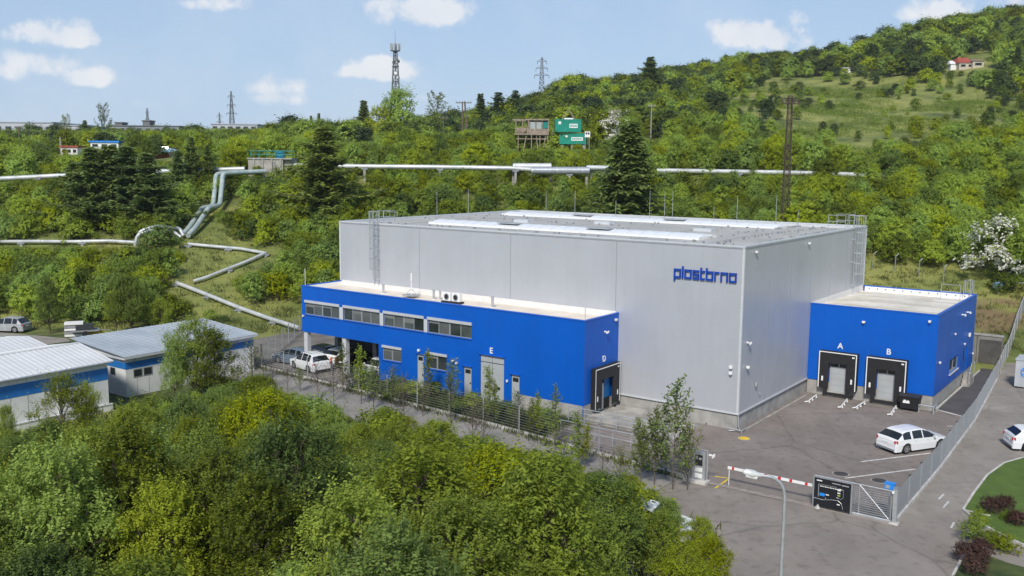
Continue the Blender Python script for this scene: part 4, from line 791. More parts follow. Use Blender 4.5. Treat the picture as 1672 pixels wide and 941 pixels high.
# rails at the ramp to dock D
rp = thing('ramp', 'raised concrete ramp in front of dock D', 'ramp', W(-9.4, -4.6), TH); O = (-9.4, -4.6, 0)
b = MB(O); b.add([(-9.35, -4.6, -.1), (-9.35, -.2, -.1), (-2.5, -.2, -.1), (-2.5, -4.6, -.1), (-9.35, -4.6, .36), (-9.35, -.2, .36), (-6.5, -.2, .36), (-6.5, -4.6, .36), (-2.5, -.2, .005), (-2.5, -4.6, .005)], [(4, 7, 6, 5), (7, 9, 8, 6), (0, 3, 9, 7, 4), (1, 5, 6, 8, 2), (0, 4, 5, 1), (0, 1, 2, 3), (3, 2, 8, 9)], CONC_D); b.build('slab', rp)
def rail(label, pts, h=1.0, n=2, z=0.):
    pts = [Vector((*p, z)) for p in pts]; pts = [W(p.x, p.y, p.z) for p in pts]; O = pts[0]; t = thing('railing', label, 'railing', tuple(O))
    for a, c in zip(pts, pts[1:]):
        b = MB(O)
        for k in range(n): zz = h*(k+1)/n; b.tube([a+Z_*zz, c+Z_*zz], .028, GALV, 6)
        b.build('rail', t); m = max(1, round((c-a).length/1.4))
        for i in range(m+1): q = a.lerp(c, i/m); b = MB(O); b.cyl((q.x, q.y, q.z), .028, h, GALV, 6); b.build('post', t)
rail('galvanised railing along the outer side of the dock D ramp', [(-10.3, -5.2), (-2.6, -5.2), (-2.6, -4.7)], 1.05, 3, .05)
rail('galvanised railing between the dock D ramp and the wire fence', [(-9.0, -8.2), (-1.0, -8.2), (-.2, -9.8)], 1.0, 2)
# left gate leaf and notice post
gp = thing('gate_post', 'grey gate post carrying a dark notice plate left of the barrier', 'gate post', W(2.3, -11.1), TH); O = (2.3, -11.1, 0)
b = MB(O); b.box(1.95, 2.75, -11.2, -11.0, 0, 1.78, GALV); b.build('cabinet', gp); b = MB(O); b.box(2.15, 2.6, -11.225, -11.203, .98, 1.6, BLACK)
b.box(2.2, 2.33, -11.235, -11.226, 1.33, 1.53, GALV); b.box(2.4, 2.55, -11.235, -11.226, 1.33, 1.45, GALV); b.build('notice_plate', gp); b = MB(O); b.box(2.15, 2.6, -11.222, -11.203, .62, .85, WHITE); b.box(2.15, 2.6, -11.222, -11.203, .25, .5, WHITE); b.build('label_plate', gp)
b = MB(O); b.tube([(1.75, -11.1, 0), (1.75, -11.1, 1.85), (2.85, -11.1, 1.9), (2.85, -11.1, 0)], .045, GALV, 6); b.build('frame', gp); b = MB(O); b.box(1.6, 2.95, -11.55, -10.85, -.1, .14, KERB); b.build('footing', gp); camera_part(gp, (.6, .1, 1.65), (1, 0, 0))
# barrier
br = thing('barrier', 'red and white striped barrier boom across the yard entrance', 'barrier', W(9.2, -10.45), TH); O = (9.2, -10.45, 0)
b = MB(O); x = 3.9; k = 0; ends = [3.9, 4.35, 4.62, 5.55, 5.85, 6.75, 7.05, 7.9, 8.2, 8.95]; 
seq = [(3.9, 4.15, 0), (4.15, 4.28, 1), (4.28, 5.05, 0), (5.05, 5.2, 1), (5.2, 6.05, 0), (6.05, 6.2, 1), (6.2, 6.8, 0), (6.8, 6.98, 1), (6.98, 7.45, 0), (7.45, 7.6, 1), (7.6, 8.3, 0), (8.3, 8.45, 1), (8.45, 9.0, 0)]
for xa, xb, r_ in seq: b.box(xa, xb, -10.68, -10.60, .95, 1.09, RED if r_ else WHITE)
b.build('boom', br); b = MB(O); b.box(9.0, 9.35, -10.62, -10.3, 0, 1.15, mat('barrier_housing', (.25, .26, .27), .5, .1)); b.build('housing', br); b = MB(O); b.cyl((3.98, -10.64, 0), .022, .96, WHITE, 8); b.build('tip_support', br)
# sliding gate with notice board
gt = thing('sliding_gate', 'grey steel gate with horizontal slats and diagonal brace by the entrance', 'gate', W(11.8, -10.95), TH); O = (11.8, -10.95, 0)
b = MB(O); b.tube([(8.9, -10.85, .1), (8.9, -10.85, 1.68), (12.78, -10.85, 1.66), (12.78, -10.85, .1), (8.9, -10.85, .1)], .04, GALV, 6); b.tube([(11.2, -10.85, 1.64), (12.7, -10.85, .15)], .03, GALV, 6); b.tube([(11.2, -10.85, .1), (11.2, -10.85, 1.66)], .03, GALV, 6); b.box(8.9, 12.8, -10.92, -10.78, .02, .10, GALV); b.build('gate_frame', gt)
b = MB(O)
for z in np.arange(.22, 1.6, .115): b.bar((8.95, -10.82, z), (12.75, -10.82, z), .02, .034, GALV_D)
b.build('slat_infill', gt)
gq = thing('gate_post', 'thick grey post where the mesh fence meets the sliding gate', 'gate post', W(13.0, -10.9), TH); b = MB(); b.box(-.1, .1, -.1, .1, 0, 1.85, GALV); b.box(-.22, .22, -.2, .2, -.1, .08, KERB); b.build('column', gq); b = MB(); b.box(-.12, .12, -.12, .12, 1.853, 1.9, GALV_D); b.build('cap', gq); b = MB(); b.cyl((-.12, -.12, 1.6), .06, .12, WHITE, 10); b.build('flash_lamp', gq)
bd = thing('notice_board', 'black notice board with white lettering bars and blue tag before the gate', 'sign', W(9.9, -11.0), TH); O = (9.9, -11.0, 0)
b = MB(O); b.box(8.93, 10.83, -11.06, -11.0, .10, 1.64, mat('black_board', (.010, .012, .016), .45, 0, .1)); b.build('board', bd)
b = MB(O); y = -11.063
def bar2(x0, x1, z0, z1, m): b.box(x0, x1, y-.004, y+.0, z0, z1, m)
bar2(9.05, 9.33, 1.48, 1.54, WHITE); bar2(9.85, 10.3, 1.47, 1.52, GALV); bar2(10.35, 10.72, 1.45, 1.51, GALV); bar2(9.15, 9.18, .62, 1.33, GALV); bar2(9.18, 10.1, 1.31, 1.33, GALV)
for i in range(11): x = 9.24+i*.085; bar2(x, x+.05+.02*(i % 3 == 0), 1.20, 1.25, WHITE)
bar2(10.15, 10.32, 1.15, 1.25, WHITE); bar2(10.15, 10.3, 1.0, 1.06, WHITE); bar2(10.15, 10.3, .86, .93, mat('lime_tag', (.3, .42, .05), .5)); bar2(10.1, 10.26, .74, .79, GALV); bar2(9.22, 9.5, .70, .86, LBLUE); bar2(9.55, 9.72, .79, .84, WHITE)
b.tube([(8.95, y, .52), (9.4, y, .50), (9.9, y, .60), (10.2, y, .62), (10.38, y, .5), (10.47, y, .2)], .014, GALV, 5); b.tube([(10.25, y, 1.28), (10.45, y, 1.22), (10.46, y, .82), (10.3, y, .70)], .010, GALV, 5)
bar2(10.15, 10.3, .38, .44, WHITE); b.cyl((9.55, y, .6), .02, .03, WHITE, 8); b.build('printed_marks', bd)
b = MB(O); b.box(8.86, 8.93, -11.07, -10.93, 0, 1.7, GALV_D); b.box(10.83, 10.92, -11.07, -10.93, 0, 1.68, GALV_D); b.box(8.93, 10.83, -11.07, -10.98, 1.643, 1.71, GALV_D); b.build('frame', bd); b = MB(O); b.add([(9.02, -11.12, 0), (9.32, -11.12, 0), (9.17, -11.06, .22), (9.17, -11.3, 0)], [(0, 1, 2), (0, 2, 3), (1, 3, 2), (0, 3, 1)], KERB); b.build('foot_block', bd)
bx_ = thing('control_box', 'bright blue box on a slim stand behind the gate post', 'control box', W(12.55, -10.3), TH); b = MB(); b.tube([(0, 0, 0), (0, 0, 1.55)], .05, GALV_D, 8); b.build('stand', bx_); b = MB(); b.box(-.24, .24, -.14, .14, 1.57, 1.85, LBLUE); b.box(-.26, .26, -.16, .16, 1.853, 1.9, LBLUE); b.build('box', bx_); b = MB(); b.box(-.18, .02, -.16, -.143, 1.62, 1.8, GALV); b.build('keypad', bx_)
# lamp post
def street_lamp():
    a = at(1275, 941, 33); bx0 = a.x; t = thing('street_lamp', 'slim grey street lamp with curved arm over the entrance road', 'street lamp', (a.x, 33, 0)); O = Vector((a.x, 33, 0))
    top = at(1281, 818, 33); hd = at(1243, 777, 33); tip = at(1213, 770, 33); pts = [O, O+Z_*top.z]
    P0 = O+Z_*top.z; P1 = P0+Z_*.95; P2 = Vector((hd.x, 33, hd.z))
    for i in range(1, 9): s = i/8; pts.append(P0*(1-s)**2+P1*2*s*(1-s)+P2*s*s)
    b = MB(O); b.tube(pts, [.085]+[.06]*(len(pts)-2)+[.035], GALV, 12); b.build('pole', t, 40); b = MB(O); b.cyl(O, .11, 1.1, GALV, 12); b.build('base_sleeve', t)
    b = MB(O); d = (tip-P2); b.tube([P2, P2+d*.15, P2+d*.45, P2+d*.85, P2+d], [.05, .09, .15, .13, .05], mat('lamp_head_grey', (.62, .63, .63), .4, .1), 12); h = b.build('lamp_head', t, 40); b = MB(O); q = P2+d*.55-Z_*.1; b.tube([q-d*.3, q+d*.3], .10, mat('lamp_glass', (.7, .7, .68), .15), 10); b.build('lens', h)
street_lamp()
# wheel guides before the docks
for i, (u0, v0, u1, v1, l) in enumerate([(1319, 659, 1333, 649, 'first of four white tubular wheel guides, nearest the grey hall'), (1373, 668, 1383, 656, 'second white wheel guide, before the right edge of dock A'), (1397, 669, 1412, 660, 'third white wheel guide, between dock A and dock B'), (1454, 680, 1463, 667, 'fourth white wheel guide, nearest the black bin')]):
    a, c = px(u0, v0), px(u1, v1); t = thing('wheel_guide', l, 'wheel guide', tuple(a), 0, 'white wheel guides before the docks'); d = c-a; n = Vector((-d.y, d.x, 0)).normalized()*.22
    b = MB(); b.tube([n+Z_*.1, Vector((0, 0, .16)), d*.45+Z_*.2, d+Z_*.2], .05, WHITE, 8); b.build('tube', t, 40)
    for s in (.15, .5, .95): b = MB(); b.box(d.x*s-.06, d.x*s+.06, d.y*s-.06, d.y*s+.06, 0, .15, WHITE); b.build('foot_plate', t)
# bin and crate
q = W(8.0, 13.05); t = thing('waste_bin', 'black four-wheeled waste bin with white label beside dock B', 'bin', tuple(q), TH)
b = MB(); b.add([(-.6, -.4, .18), (.6, -.4, .18), (.6, .4, .18), (-.6, .4, .18), (-.68, -.5, 1.05), (.68, -.5, 1.05), (.68, .5, 1.05), (-.68, .5, 1.05)], [(0, 3, 2, 1), (4, 5, 6, 7), (0, 1, 5, 4), (1, 2, 6, 5), (2, 3, 7, 6), (3, 0, 4, 7)], BLACK); b.box(-.72, .72, -.53, .53, 1.053, 1.10, BLACK); b.build('bin_body', t)
b = MB(); b.tube([(-.72, -.5, 1.12), (-.72, 0, 1.24), (-.72, .5, 1.12)], .02, BLACK, 6); b.add([(-.72, -.5, 1.11), (.72, -.5, 1.11), (.72, 0, 1.25), (-.72, 0, 1.25), (.72, .5, 1.11), (-.72, .5, 1.11)], [(0, 1, 2, 3), (3, 2, 4, 5), (0, 3, 5), (1, 4, 2)], mat('dark_plastic', (.03, .032, .035), .5)); b.build('lid', t)
for sx in (-.5, .5):
    for sy in (-.3, .3): b = MB(); b.tube([(sx, sy-.03, .09), (sx, sy+.03, .09)], .09, TYRE, 12); b.build('wheel', t)
b = MB(); b.box(-.42, .05, -.475, -.465, .60, .76, WHITE); b.box(-.36, -.2, -.477, -.466, .76, .84, WHITE); b.box(-.12, .0, -.477, -.466, .76, .82, WHITE); b.build('label_plate', t)
q = W(9.15, 12.9); t = thing('post_guard', 'low grey steel guard frame at the blue annex corner', 'guard rail', tuple(q), TH); b = MB(); b.tube([(-.5, 0, 0), (-.5, 0, .55), (.5, 0, .55), (.5, .9, .55), (.5, .9, 0)], .05, GALV, 8); b.tube([(.5, 0, 0), (.5, 0, .55)], .05, GALV, 8); b.build('frame', t)
# container with blue emblem on the pavement's far side
q = W(13.75, 26.9); t = thing('recycling_container', 'pale grey container with round blue emblem beyond the pavement', 'container', tuple(q), TH)
PALE = mat('pale_container', (.42, .45, .48), .6, 0, .12, 1); b = MB(); b.poly([(-.75, -.9), (2.2, -.9), (2.2, 1.2), (-.75, 1.2)], .12, 2.3, PALE); b.box(-.8, 2.25, -.95, 1.25, 2.303, 2.42, PALE); b.build('container_body', t)
b = MB(); b.tube([(.1+.42*math.cos(a), -.912, 1.35+.42*math.sin(a)) for a in np.linspace(0, 2*math.pi, 25)], .045, LBLUE, 6)
b.tube([(-.08, -.912, 1.6), (-.2, -.912, 1.5), (.0, -.912, 1.35), (-.1, -.912, 1.15), (-.22, -.912, 1.2)], .035, LBLUE, 5); b.tube([(.12, -.912, 1.58), (.2, -.912, 1.15), (.28, -.912, 1.4), (.36, -.912, 1.2)], .03, LBLUE, 5); b.build('emblem', t)
b = MB(); b.box(.5, 1.5, -1.35, -.955, .1, 1.1, PALE); b.box(.45, 1.55, -1.38, -.955, 1.103, 1.16, WHITE); b.build('side_box', t); b = MB(); b.box(-.7, 2.15, -.85, 1.15, 0, .12, DARK); b.build('skid', t)
# things by the gravel track
q = px(122, 549); t = thing('pallet_stack', 'stack of white pallets beside the gravel track', 'pallets', tuple(q), R(20))
for k in range(5): b = MB(); b.box(-.9, .9, -.55, .55, .02+.3*k, .06+.3*k, WOOD); b.box(-.88, .88, -.53, .53, .062+.3*k, .27+.3*k, WHITE if k % 2 == 0 else GALV_D); b.build('pallet', t)
q = px(140, 549); t = thing('trailer', 'low dark flatbed trailer beside the pallet stack', 'trailer', tuple(q), R(25)); b = MB(); b.box(-1.3, 1.3, -.7, .7, .55, .7, GALV_D); b.bar((1.3, 0, .6), (2.3, 0, .5), .08, .08, GALV_D); b.build('deck', t); b = MB(); b.box(-.9, .8, -.6, .6, .703, 1.25, mat('dark_tarp', (.03, .035, .04), .8)); b.build('load', t)
for s in (-.78, .78): b = MB(); b.tube([(0, s-.08, .32), (0, s+.08, .32)], .32, TYRE, 16); b.build('wheel', t)
q = px(151, 547); t = thing('tarp_heap', 'yellow tarpaulin heap near the pallet stack', 'tarp', tuple(q), R(10)); b = MB(); b.add([(-1, -.6, 0), (1, -.6, 0), (1.1, .6, 0), (-1, .6, 0), (-.6, -.3, .65), (.5, -.35, .55), (.6, .3, .7), (-.5, .3, .6)], [(0, 1, 5, 4), (1, 2, 6, 5), (2, 3, 7, 6), (3, 0, 4, 7), (4, 5, 6, 7)], YEL); b.build('sheet', t)
mat('pale_grey_car_paint', (.40, .41, .42), .3, .2)
q = px(14, 541); car('pale grey car with dark windows at the end of the gravel track', tuple(q), R(175), MATS['pale_grey_car_paint'], L=4.3, H=1.55)
# ---------------------------------------------------------------- pipelines on the slope
def ground_pt(u, v, lift=0): p = tpoint(u, v); return Vector((p.x, p.y, p.z+lift))
def pipe_thing(label, pts, r, m, sup=10, name='pipeline', joints=6., n=12, smooth=True):
    O = Vector((pts[0].x, pts[0].y, max(tz(pts[0].x, pts[0].y), 0))); t = thing(name, label, 'pipeline', tuple(O)); b = MB(O)
    if smooth:   # round the elbows
        q = [pts[0]]
        for a, c, e in zip(pts, pts[1:], pts[2:]):
            k = min(r*2.2, (c-a).length*.4, (e-c).length*.4); p0 = c+(a-c).normalized()*k; p1 = c+(e-c).normalized()*k
            q += [p0*(1-s)**2+c*2*s*(1-s)+p1*s*s for s in (0, .25, .5, .75, 1)]
        q.append(pts[-1])
    else: q = pts
    b.tube(q, r, m, n); b.build('pipe', t, 50); acc = 0; sp = MB(O); jb = MB(O); nx = 0; nj = 0
    for a, c in zip(q, q[1:]):
        L = (c-a).length; d = (c-a).normalized() if L > 1e-5 else X_
        while nj < acc+L: p = a+d*(nj-acc); jb.tube([p-d*.06, p+d*.06], r*1.04, GALV, n); nj += joints
        while sup and nx < acc+L:
            p = a+d*(nx-acc); g = tz(p.x, p.y)
            if p.z-r > g+.1 and abs(d.z) < .6: s = MB(O); s.box(p.x-.18, p.x+.18, p.y-.25, p.y+.25, g-.4, p.z-r*.9, CONC); s.box(p.x-.5, p.x+.5, p.y-.3, p.y+.3, p.z-r-.12, p.z-r*.75, GALV_D); s.build('support', t)
            nx += sup
        acc += L
    if jb.v: jb.build('joint_band', t)
    return t
pipe_thing('long pale pipeline running along the slope left of the concrete chamber', [at(-60, 297, 150), at(0, 292, 150), at(100, 287, 150), at(235, 281, 149.5), at(400, 276, 149)], .36, PIPE, 12)
pipe_thing('long pale pipeline running along the slope behind the warehouse', [at(470, 270, 149), at(580, 272, 150), at(700, 273, 150), at(835, 275, 150.5), at(905, 280, 151), at(985, 279, 151), at(1100, 279, 151.5), at(1280, 282, 152), at(1420, 286, 153), at(1500, 290, 154)], .36, PIPE, 12)
pipe_thing('short thick grey pipe section lying in front of the long pipeline', [at(868, 279, 149.3), at(905, 279, 149.4), at(962, 279, 149.6)], .62, mat('thick_pipe_grey', (.36, .39, .43), .4, .3), 6, joints=4)
pipe_thing('short white cased pipe above the thick grey pipe section', [at(838, 272, 151.6), at(900, 272, 151.8)], .52, PIPE, 6, joints=3)
pipe_thing('short pale pipe branch right of the thick grey section', [at(958, 274, 150.0), at(1000, 275, 150.2)], .40, PIPE, 5, joints=3)
el = [(425, 281, 147), (356, 284, 143), (351, 337, 138), (333, 340, 135.5), (312, 372, 130), (299, 386, 127.5)]
pipe_thing('green-grey bent pipe dropping down the slope from the concrete chamber, left one of the pair', [at(u-3, v, Y) for u, v, Y in el], .36, PIPEG, 0, joints=3)
pipe_thing('green-grey bent pipe dropping down the slope from the concrete chamber, right one of the pair', [at(u+8, v-1, Y-.9) for u, v, Y in el], .36, PIPEG, 0, joints=3)
p = at(366, 290, 143); t = thing('support_post', 'slender white post beside the bent pipes', 'post', (p.x, p.y, tz(p.x, p.y))); hh = p.z-tz(p.x, p.y); b = MB(); b.cyl((0, 0, -.3), .10, hh+.3, WHITE, 8); b.build('tube', t); b = MB(); b.box(-.8, .3, -.1, .1, hh, hh+.15, GALV); b.build('bracket', t)
lw = [ground_pt(u, v+4, .55) for u, v in [(-60, 398), (0, 399), (60, 399), (120, 398.5), (180, 398.5), (222, 399)]]
pipe_thing('pale pipeline low on the left slope behind the thicket', lw, .23, PIPE, 9)
e = lw[-1]; u1 = ground_pt(300, 390, .8)
pipe_thing('pale pipe loop standing over the low pipeline', [e+Vector((.2, 0, 0)), e+Vector((.5, .3, 1.5)), e+Vector((2.5, .8, 2.1)), u1+Vector((-.5, 0, .5)), u1+Vector((.2, -.6, -.5))], .25, PIPE, 0)
e2 = e+Vector((0, -1.2, 0)); pipe_thing('second pale pipe loop in front of the first one', [e2+Vector((.4, 0, -.3)), e2+Vector((.7, .1, 1.1)), e2+Vector((2.2, .5, 1.7)), u1+Vector((-.8, -1.3, .1)), u1+Vector((.2, -1.6, -.6))], .23, PIPE, 0)
zz = [ground_pt(u, v+3, .45) for u, v in [(308, 402), (350, 407), (395, 411), (432, 416)]]; pipe_thing('pale pipe crossing the grassy clearing, upper leg of the zigzag', zz, .21, PIPE, 6)
zz = [ground_pt(u, v+3, .45) for u, v in [(434, 418), (405, 430), (370, 445), (335, 459), (316, 465)]]; pipe_thing('pale pipe slanting down the slope, middle leg of the zigzag', zz, .21, PIPE, 6)
zz = [ground_pt(u, v+3, .45) for u, v in [(289, 467), (340, 487), (390, 506), (440, 524), (489, 541)]]; pipe_thing('pale pipe running down towards the blue annex, lower leg of the zigzag', zz, .24, PIPE, 6)
# concrete chamber
a = at(405, 260, 148); c = at(476, 260, 148); g = min(tz(a.x, 148), tz(c.x, 148)); t = thing('concrete_chamber', 'weathered concrete chamber with teal railing where the bent pipes start', 'chamber', (a.x, 148, g)); wd = c.x-a.x; ht = a.z-g
b = MB(); b.box(0, wd*.80, 0, 5, -.8, ht, CONC_D); b.box(wd*.8, wd, .6, 4, -.8, ht, CONC_D); b.box(-.15, wd+.05, -.15, 5.1, ht+.003, ht+.2, CONC)
for x in np.arange(.9, wd*.8, 1.4): b.box(x-.12, x+.12, -.12, -.003, -.5, ht, CONC)
b.build('chamber_wall', t)
b = MB(); z = ht+.2
for zz_ in (.55, 1.1): b.tube([(wd*.05, .2, z+zz_), (wd*1.0, .2, z+zz_), (wd, 4.5, z+zz_), (wd*.05, 4.5, z+zz_), (wd*.05, .2, z+zz_)], .06, TEAL, 6)
for x in np.linspace(wd*.05, wd, 6): b.tube([(x, .2, z), (x, .2, z+1.1)], .05, TEAL, 6)
b.build('railing', t); b = MB(); b.box(wd*.62, wd*.78, .6, 1.8, z, z+1.15, TEALB); b.build('valve_box', t)

# ---------------------------------------------------------------- masts, pylons and poles
def lattice(parent, name, h, wb, wt, n, m, r, z0=0, curve=1.0):
    b = MB(); lv = [(i/n) for i in range(n+1)]; wdt = lambda s: wb+(wt-wb)*s**curve
    C = lambda s, k: Vector((((-1, 1, 1, -1)[k])*wdt(s)/2, ((-1, -1, 1, 1)[k])*wdt(s)/2, z0+h*s))
    for k in range(4):
        b.tube([C(s, k) for s in lv], r*1.5, m, 5)
        for i in range(n):
            k2 = (k+1) % 4; b.tube([C(lv[i], k), C(lv[i+1], k2)], r, m, 4); b.tube([C(lv[i], k2), C(lv[i+1], k)], r, m, 4); b.tube([C(lv[i+1], k), C(lv[i+1], k2)], r, m, 4)
    return b.build(name, parent)
MAST = mat('mast_steel', (.20, .22, .24), .6, .3, .2, .3)
p = at(646, 150, 300); g = tz(p.x, 300); tp = at(646, 80, 300).z-g; t = thing('telecom_mast', 'tall steel lattice telecom mast with antenna platforms above the treeline', 'mast', (p.x, 300, g-.5))
lattice(t, 'lattice_tower', tp, 4.6, 1.0, 13, MAST, .085, 0, .8); z = tp; b = MB(); b.cyl((0, 0, z-.2), 1.5, .2, MAST, 16); b.cyl((0, 0, z-5), 1.15, .2, MAST, 16); b.cyl((0, 0, z-9.5), 1.2, .15, MAST, 16); b.build('platform', t)
for k in range(8): a = k*math.pi/4; b = MB(); b.box(1.45*math.cos(a)-.16, 1.45*math.cos(a)+.16, 1.45*math.sin(a)-.12, 1.45*math.sin(a)+.12, z, z+2.1, GALV_D); b.build('panel_antenna', t)
b = MB(); b.cyl((0, 0, z), .45, 2.0, MAST, 10); b.cyl((0, 0, z+2), .08, 4.2, MAST, 6, .03); b.build('top_spike', t)
for k, (zz_, a) in enumerate(((z-3.2, .6), (z-3.6, 2.2), (z-7, -1.4), (z-8.4, -.4), (z-13.5, -1.6), (z-18.5, -1.9))): b = MB(); d = Vector((math.cos(a), math.sin(a), 0)); b.tube([d*.7+Z_*zz_, d*1.3+Z_*zz_], [.55, .5], WHITE if k > 1 else MAST, 12); b.build('dish_antenna', t)
b = MB(); b.tube([(0, .3, 0), (0, .3, z)], .22, MATS['red_paint'] if False else GALV, 6); b.build('cable_duct', t)
def pylon(u, vt, Y, label, w0=3.6, arms=3, fs=1., g=None, al=4.0):
    p = at(u, vt, Y); g = tz(p.x, Y) if g is None else g; h = p.z-g; t = thing('power_pylon', label, 'pylon', (p.x, Y, g-.5)); lattice(t, 'lattice_tower', h, w0, .5, 12, MAST, .07*fs)
    for i in range(arms):
        z = h*(.93-.115*i); b = MB(); L = al*(.62 if i == 0 else (.8 if i == 1 else 1.0))
        for s in (-1, 1): b.tube([(s*.3, 0, z), (s*L/1, 0, z+.2)], .10*fs, MAST, 5); b.tube([(s*.4, 0, z+1.0), (s*L/1, 0, z+.2)], .08*fs, MAST, 5); b.tube([(s*L, 0, z+.2), (s*L, 0, z-1.2)], .09*fs, MAST, 5)
        b.build('cross_arm', t)
pylon(885, 92, 420, 'steel power pylon with three cross arms rising at the foot of the hill', 4.0, 3, 1.3, al=3.2)
pylon(377, 148, 600, 'steel power pylon with three cross arms standing above the left treeline', 5.5, 3, 1.6, al=3.2)
pylon(240, 176, 700, 'small distant pylon above the dark flat roof', 4.5, 2, 1.4, al=1.8); pylon(358, 183, 700, 'tiny distant pylon left of the tall one', 3, 2, 1.3, al=3.2)
p = at(1291, 153, 125); g = tz(p.x, 125); t = thing('lattice_pole', 'rusty brown lattice power pole standing behind the warehouse', 'power pole', (p.x, 125, g-.3)); h = p.z-g
lattice(t, 'lattice_tower', h, .95, .5, 13, RUST, .030); b = MB()
for z, L in ((h-.3, .9), (h-1.0, 1.2)): b.tube([(-L, 0, z), (L, 0, z)], .08, RUST, 5); b.tube([(0, -L*.7, z), (0, L*.7, z)], .08, RUST, 5)
for x in (-1.1, -.5, .5, 1.1): b.cyl((x, 0, h-.9), .10, .55, RUST, 6)
b.build('cross_arm', t)
def pole(u, vt, Y, label, r=.15, arm=True, m=POLEW, double=False, name='utility_pole', cat='utility pole'):
    p = at(u, vt, Y); g = tz(p.x, Y); h = p.z-g; t = thing(name, label, cat, (p.x, Y, g-.3)); b = MB(); b.cyl((0, 0, 0), r, h+.3, m, 8, r*.75)
    if double: b.tube([(1.7, 0, 0), (.55, 0, h+.3)], r, m, 8); b.tube([(.4, 0, h*.55), (1.15, 0, h*.5)], r*.6, m, 6)
    b.build('pole', t)
    if arm:
        b = MB(); b.box(-1.6 if double else -1.0, 2.2 if double else 1.0, -.1, .1, h-.1, h+.1, m)
        for x in ((-1.5, -.6, .6, 1.4, 2.1) if double else (-.9, 0, .9)): b.cyl((x, 0, h+.1), .08, .35, GALV_D, 6)
        b.build('cross_arm', t)
    return t
pole(755, 166, 230, 'twin-legged dark timber power pole with wide cross arm above the bright bushes', .20, double=True)
pole(724, 191, 232, 'single dark timber pole left of the twin-legged power pole', .14); pole(1064, 171, 235, 'pale timber utility pole with cross arm right of the green containers', .15, m=CONC_D)
pole(98, 224, 235, 'pale concrete pole in front of the left treeline', .22, arm=False, m=CONC); pole(30, 207, 240, 'lamp pole with twin reddish heads at the far left', .14, m=POLEW)
for i, (u, vt, Y) in enumerate([(1211, 121, 400), (1318, 105, 430), (1299, 106, 425), (1485, 93, 440), (1221, 120, 405)]):
    pole(u, vt, Y, 'slim pale pole among the trees on the upper hillside', .22, arm=False, m=CONC, cat='pole')['group'] = 'slim pale poles on the upper hillside'
for i, (u, v) in enumerate([(1425, 440), (1461, 445), (1500, 452), (1540, 462)]):
    p = ground_pt(u, v, 0); t = thing('fence_stake', 'thin grey stake of the old fence line on the grassy bank', 'stake', tuple(p), 0, 'stakes of the old fence on the grassy bank'); b = MB(); b.cyl((0, 0, -.2), .05, 2.1, GALV_D, 6); b.build('stake', t); b = MB(); b.tube([(0, 0, 1.8), (.35, 0, 2.1)], .04, GALV_D, 5); b.build('bent_tip', t)
p = ground_pt(1628, 480, 0); t = thing('hydrant_box', 'light blue box on a post on the bank beyond the annex', 'box', tuple(p)); b = MB(); b.box(-.4, .4, -.3, .3, .5, 1.2, mat('pale_blue', (.25, .42, .60), .5)); b.build('box', t); b = MB(); b.cyl((0, 0, -.2), .08, .7, GALV_D, 6); b.build('post', t); b = MB(); b.tube([(.4, 0, .95), (5.2, 1.6, 1.0)], .06, GALV, 6); b.build('pipe_rail', t)

# ---------------------------------------------------------------- hut, containers and distant buildings
a = at(840, 218, 200); g = tz(a.x+3.5, 200); t = thing('stilt_hut', 'unfinished timber hut on stilts beside the green containers', 'hut', (a.x, 200, g)); z = a.z-g; wd = 7.2; b = MB()
b.box(0, wd, 0, 5, z-.3, z, WOOD); b.build('deck', t); b = MB()
b.box(2.6, wd, .05, .18, z, z+1.0, WOOD); b.box(wd-.12, wd, .18, 4.9, z, z+2.5, WOOD); b.box(2.6, wd, 4.8, 4.92, z, z+2.8, WOOD); b.box(.5, 2.5, 2.9, 3.0, z, z+1.3, WOOD); b.box(2.6, 2.75, .2, 4.8, z, z+1.6, WOOD)
for x in (3.2, 4.5, 5.8): b.box(x-.12, x+.12, .04, .20, z+1.0, z+2.5, WOOD)
b.build('wall', t); b = MB(); b.box(3.35, 4.35, .10, .13, z+1.0, z+2.4, mat('milky_glass', (.36, .41, .40), .3)); b.box(4.65, 5.65, .10, .13, z+1.0, z+2.4, MATS['milky_glass']); b.box(5.95, 7.05, .10, .13, z+1.1, z+2.4, TEAL); b.build('window', t)
for x, y in ((.3, .1), (1.7, .1), (2.9, .05), (wd-.05, .1), (.3, 4.9), (wd, 4.9)): b = MB(); b.box(x-.1, x+.1, y-.1, y+.1, z-.0, z+3.0, WOOD); b.build('post', t)
b = MB(); b.box(-.4, wd+.1, -.1, .05, z+2.75, z+2.95, WOOD); b.box(-.4, -.2, .05, 5.0, z+2.75, z+2.95, WOOD); b.box(-.4, wd+.1, 4.95, 5.1, z+2.75, z+2.95, WOOD); b.box(0, 2.6, .02, .1, z+.95, z+1.05, WOOD); b.box(2.4, wd+.05, .1, 4.9, z+2.96, z+3.05, WOOD); b.build('roof_frame', t)
for x, y, dx in ((.8, .2, 0), (2.5, .3, -.9), (3.6, .1, 0), (4.6, .3, .7), (5.4, .3, 0), (6.6, .3, -.8), (6.9, .3, .7), (.8, 4.5, 0), (3.5, 4.5, 0), (6.6, 4.5, 0)): b = MB(); b.bar((x, y, z-.3), (x+dx, y, -.6), .18, .18, WOOD); b.build('stilt', t)
b = MB(); b.box(.3, wd, .3, .42, z-1.2, z-1.0, WOOD); b.box(wd, wd+3.4, 1.2, 2.2, z-.25, z-.1, WOOD); b.tube([(wd+.8, 1.2, -.5), (wd+.8, 1.2, z+.9)], .07, GALV, 6); b.build('walkway', t)
CG = mat('green_container_paint', (.0, .24, .17), .55, 0, .12, .8)
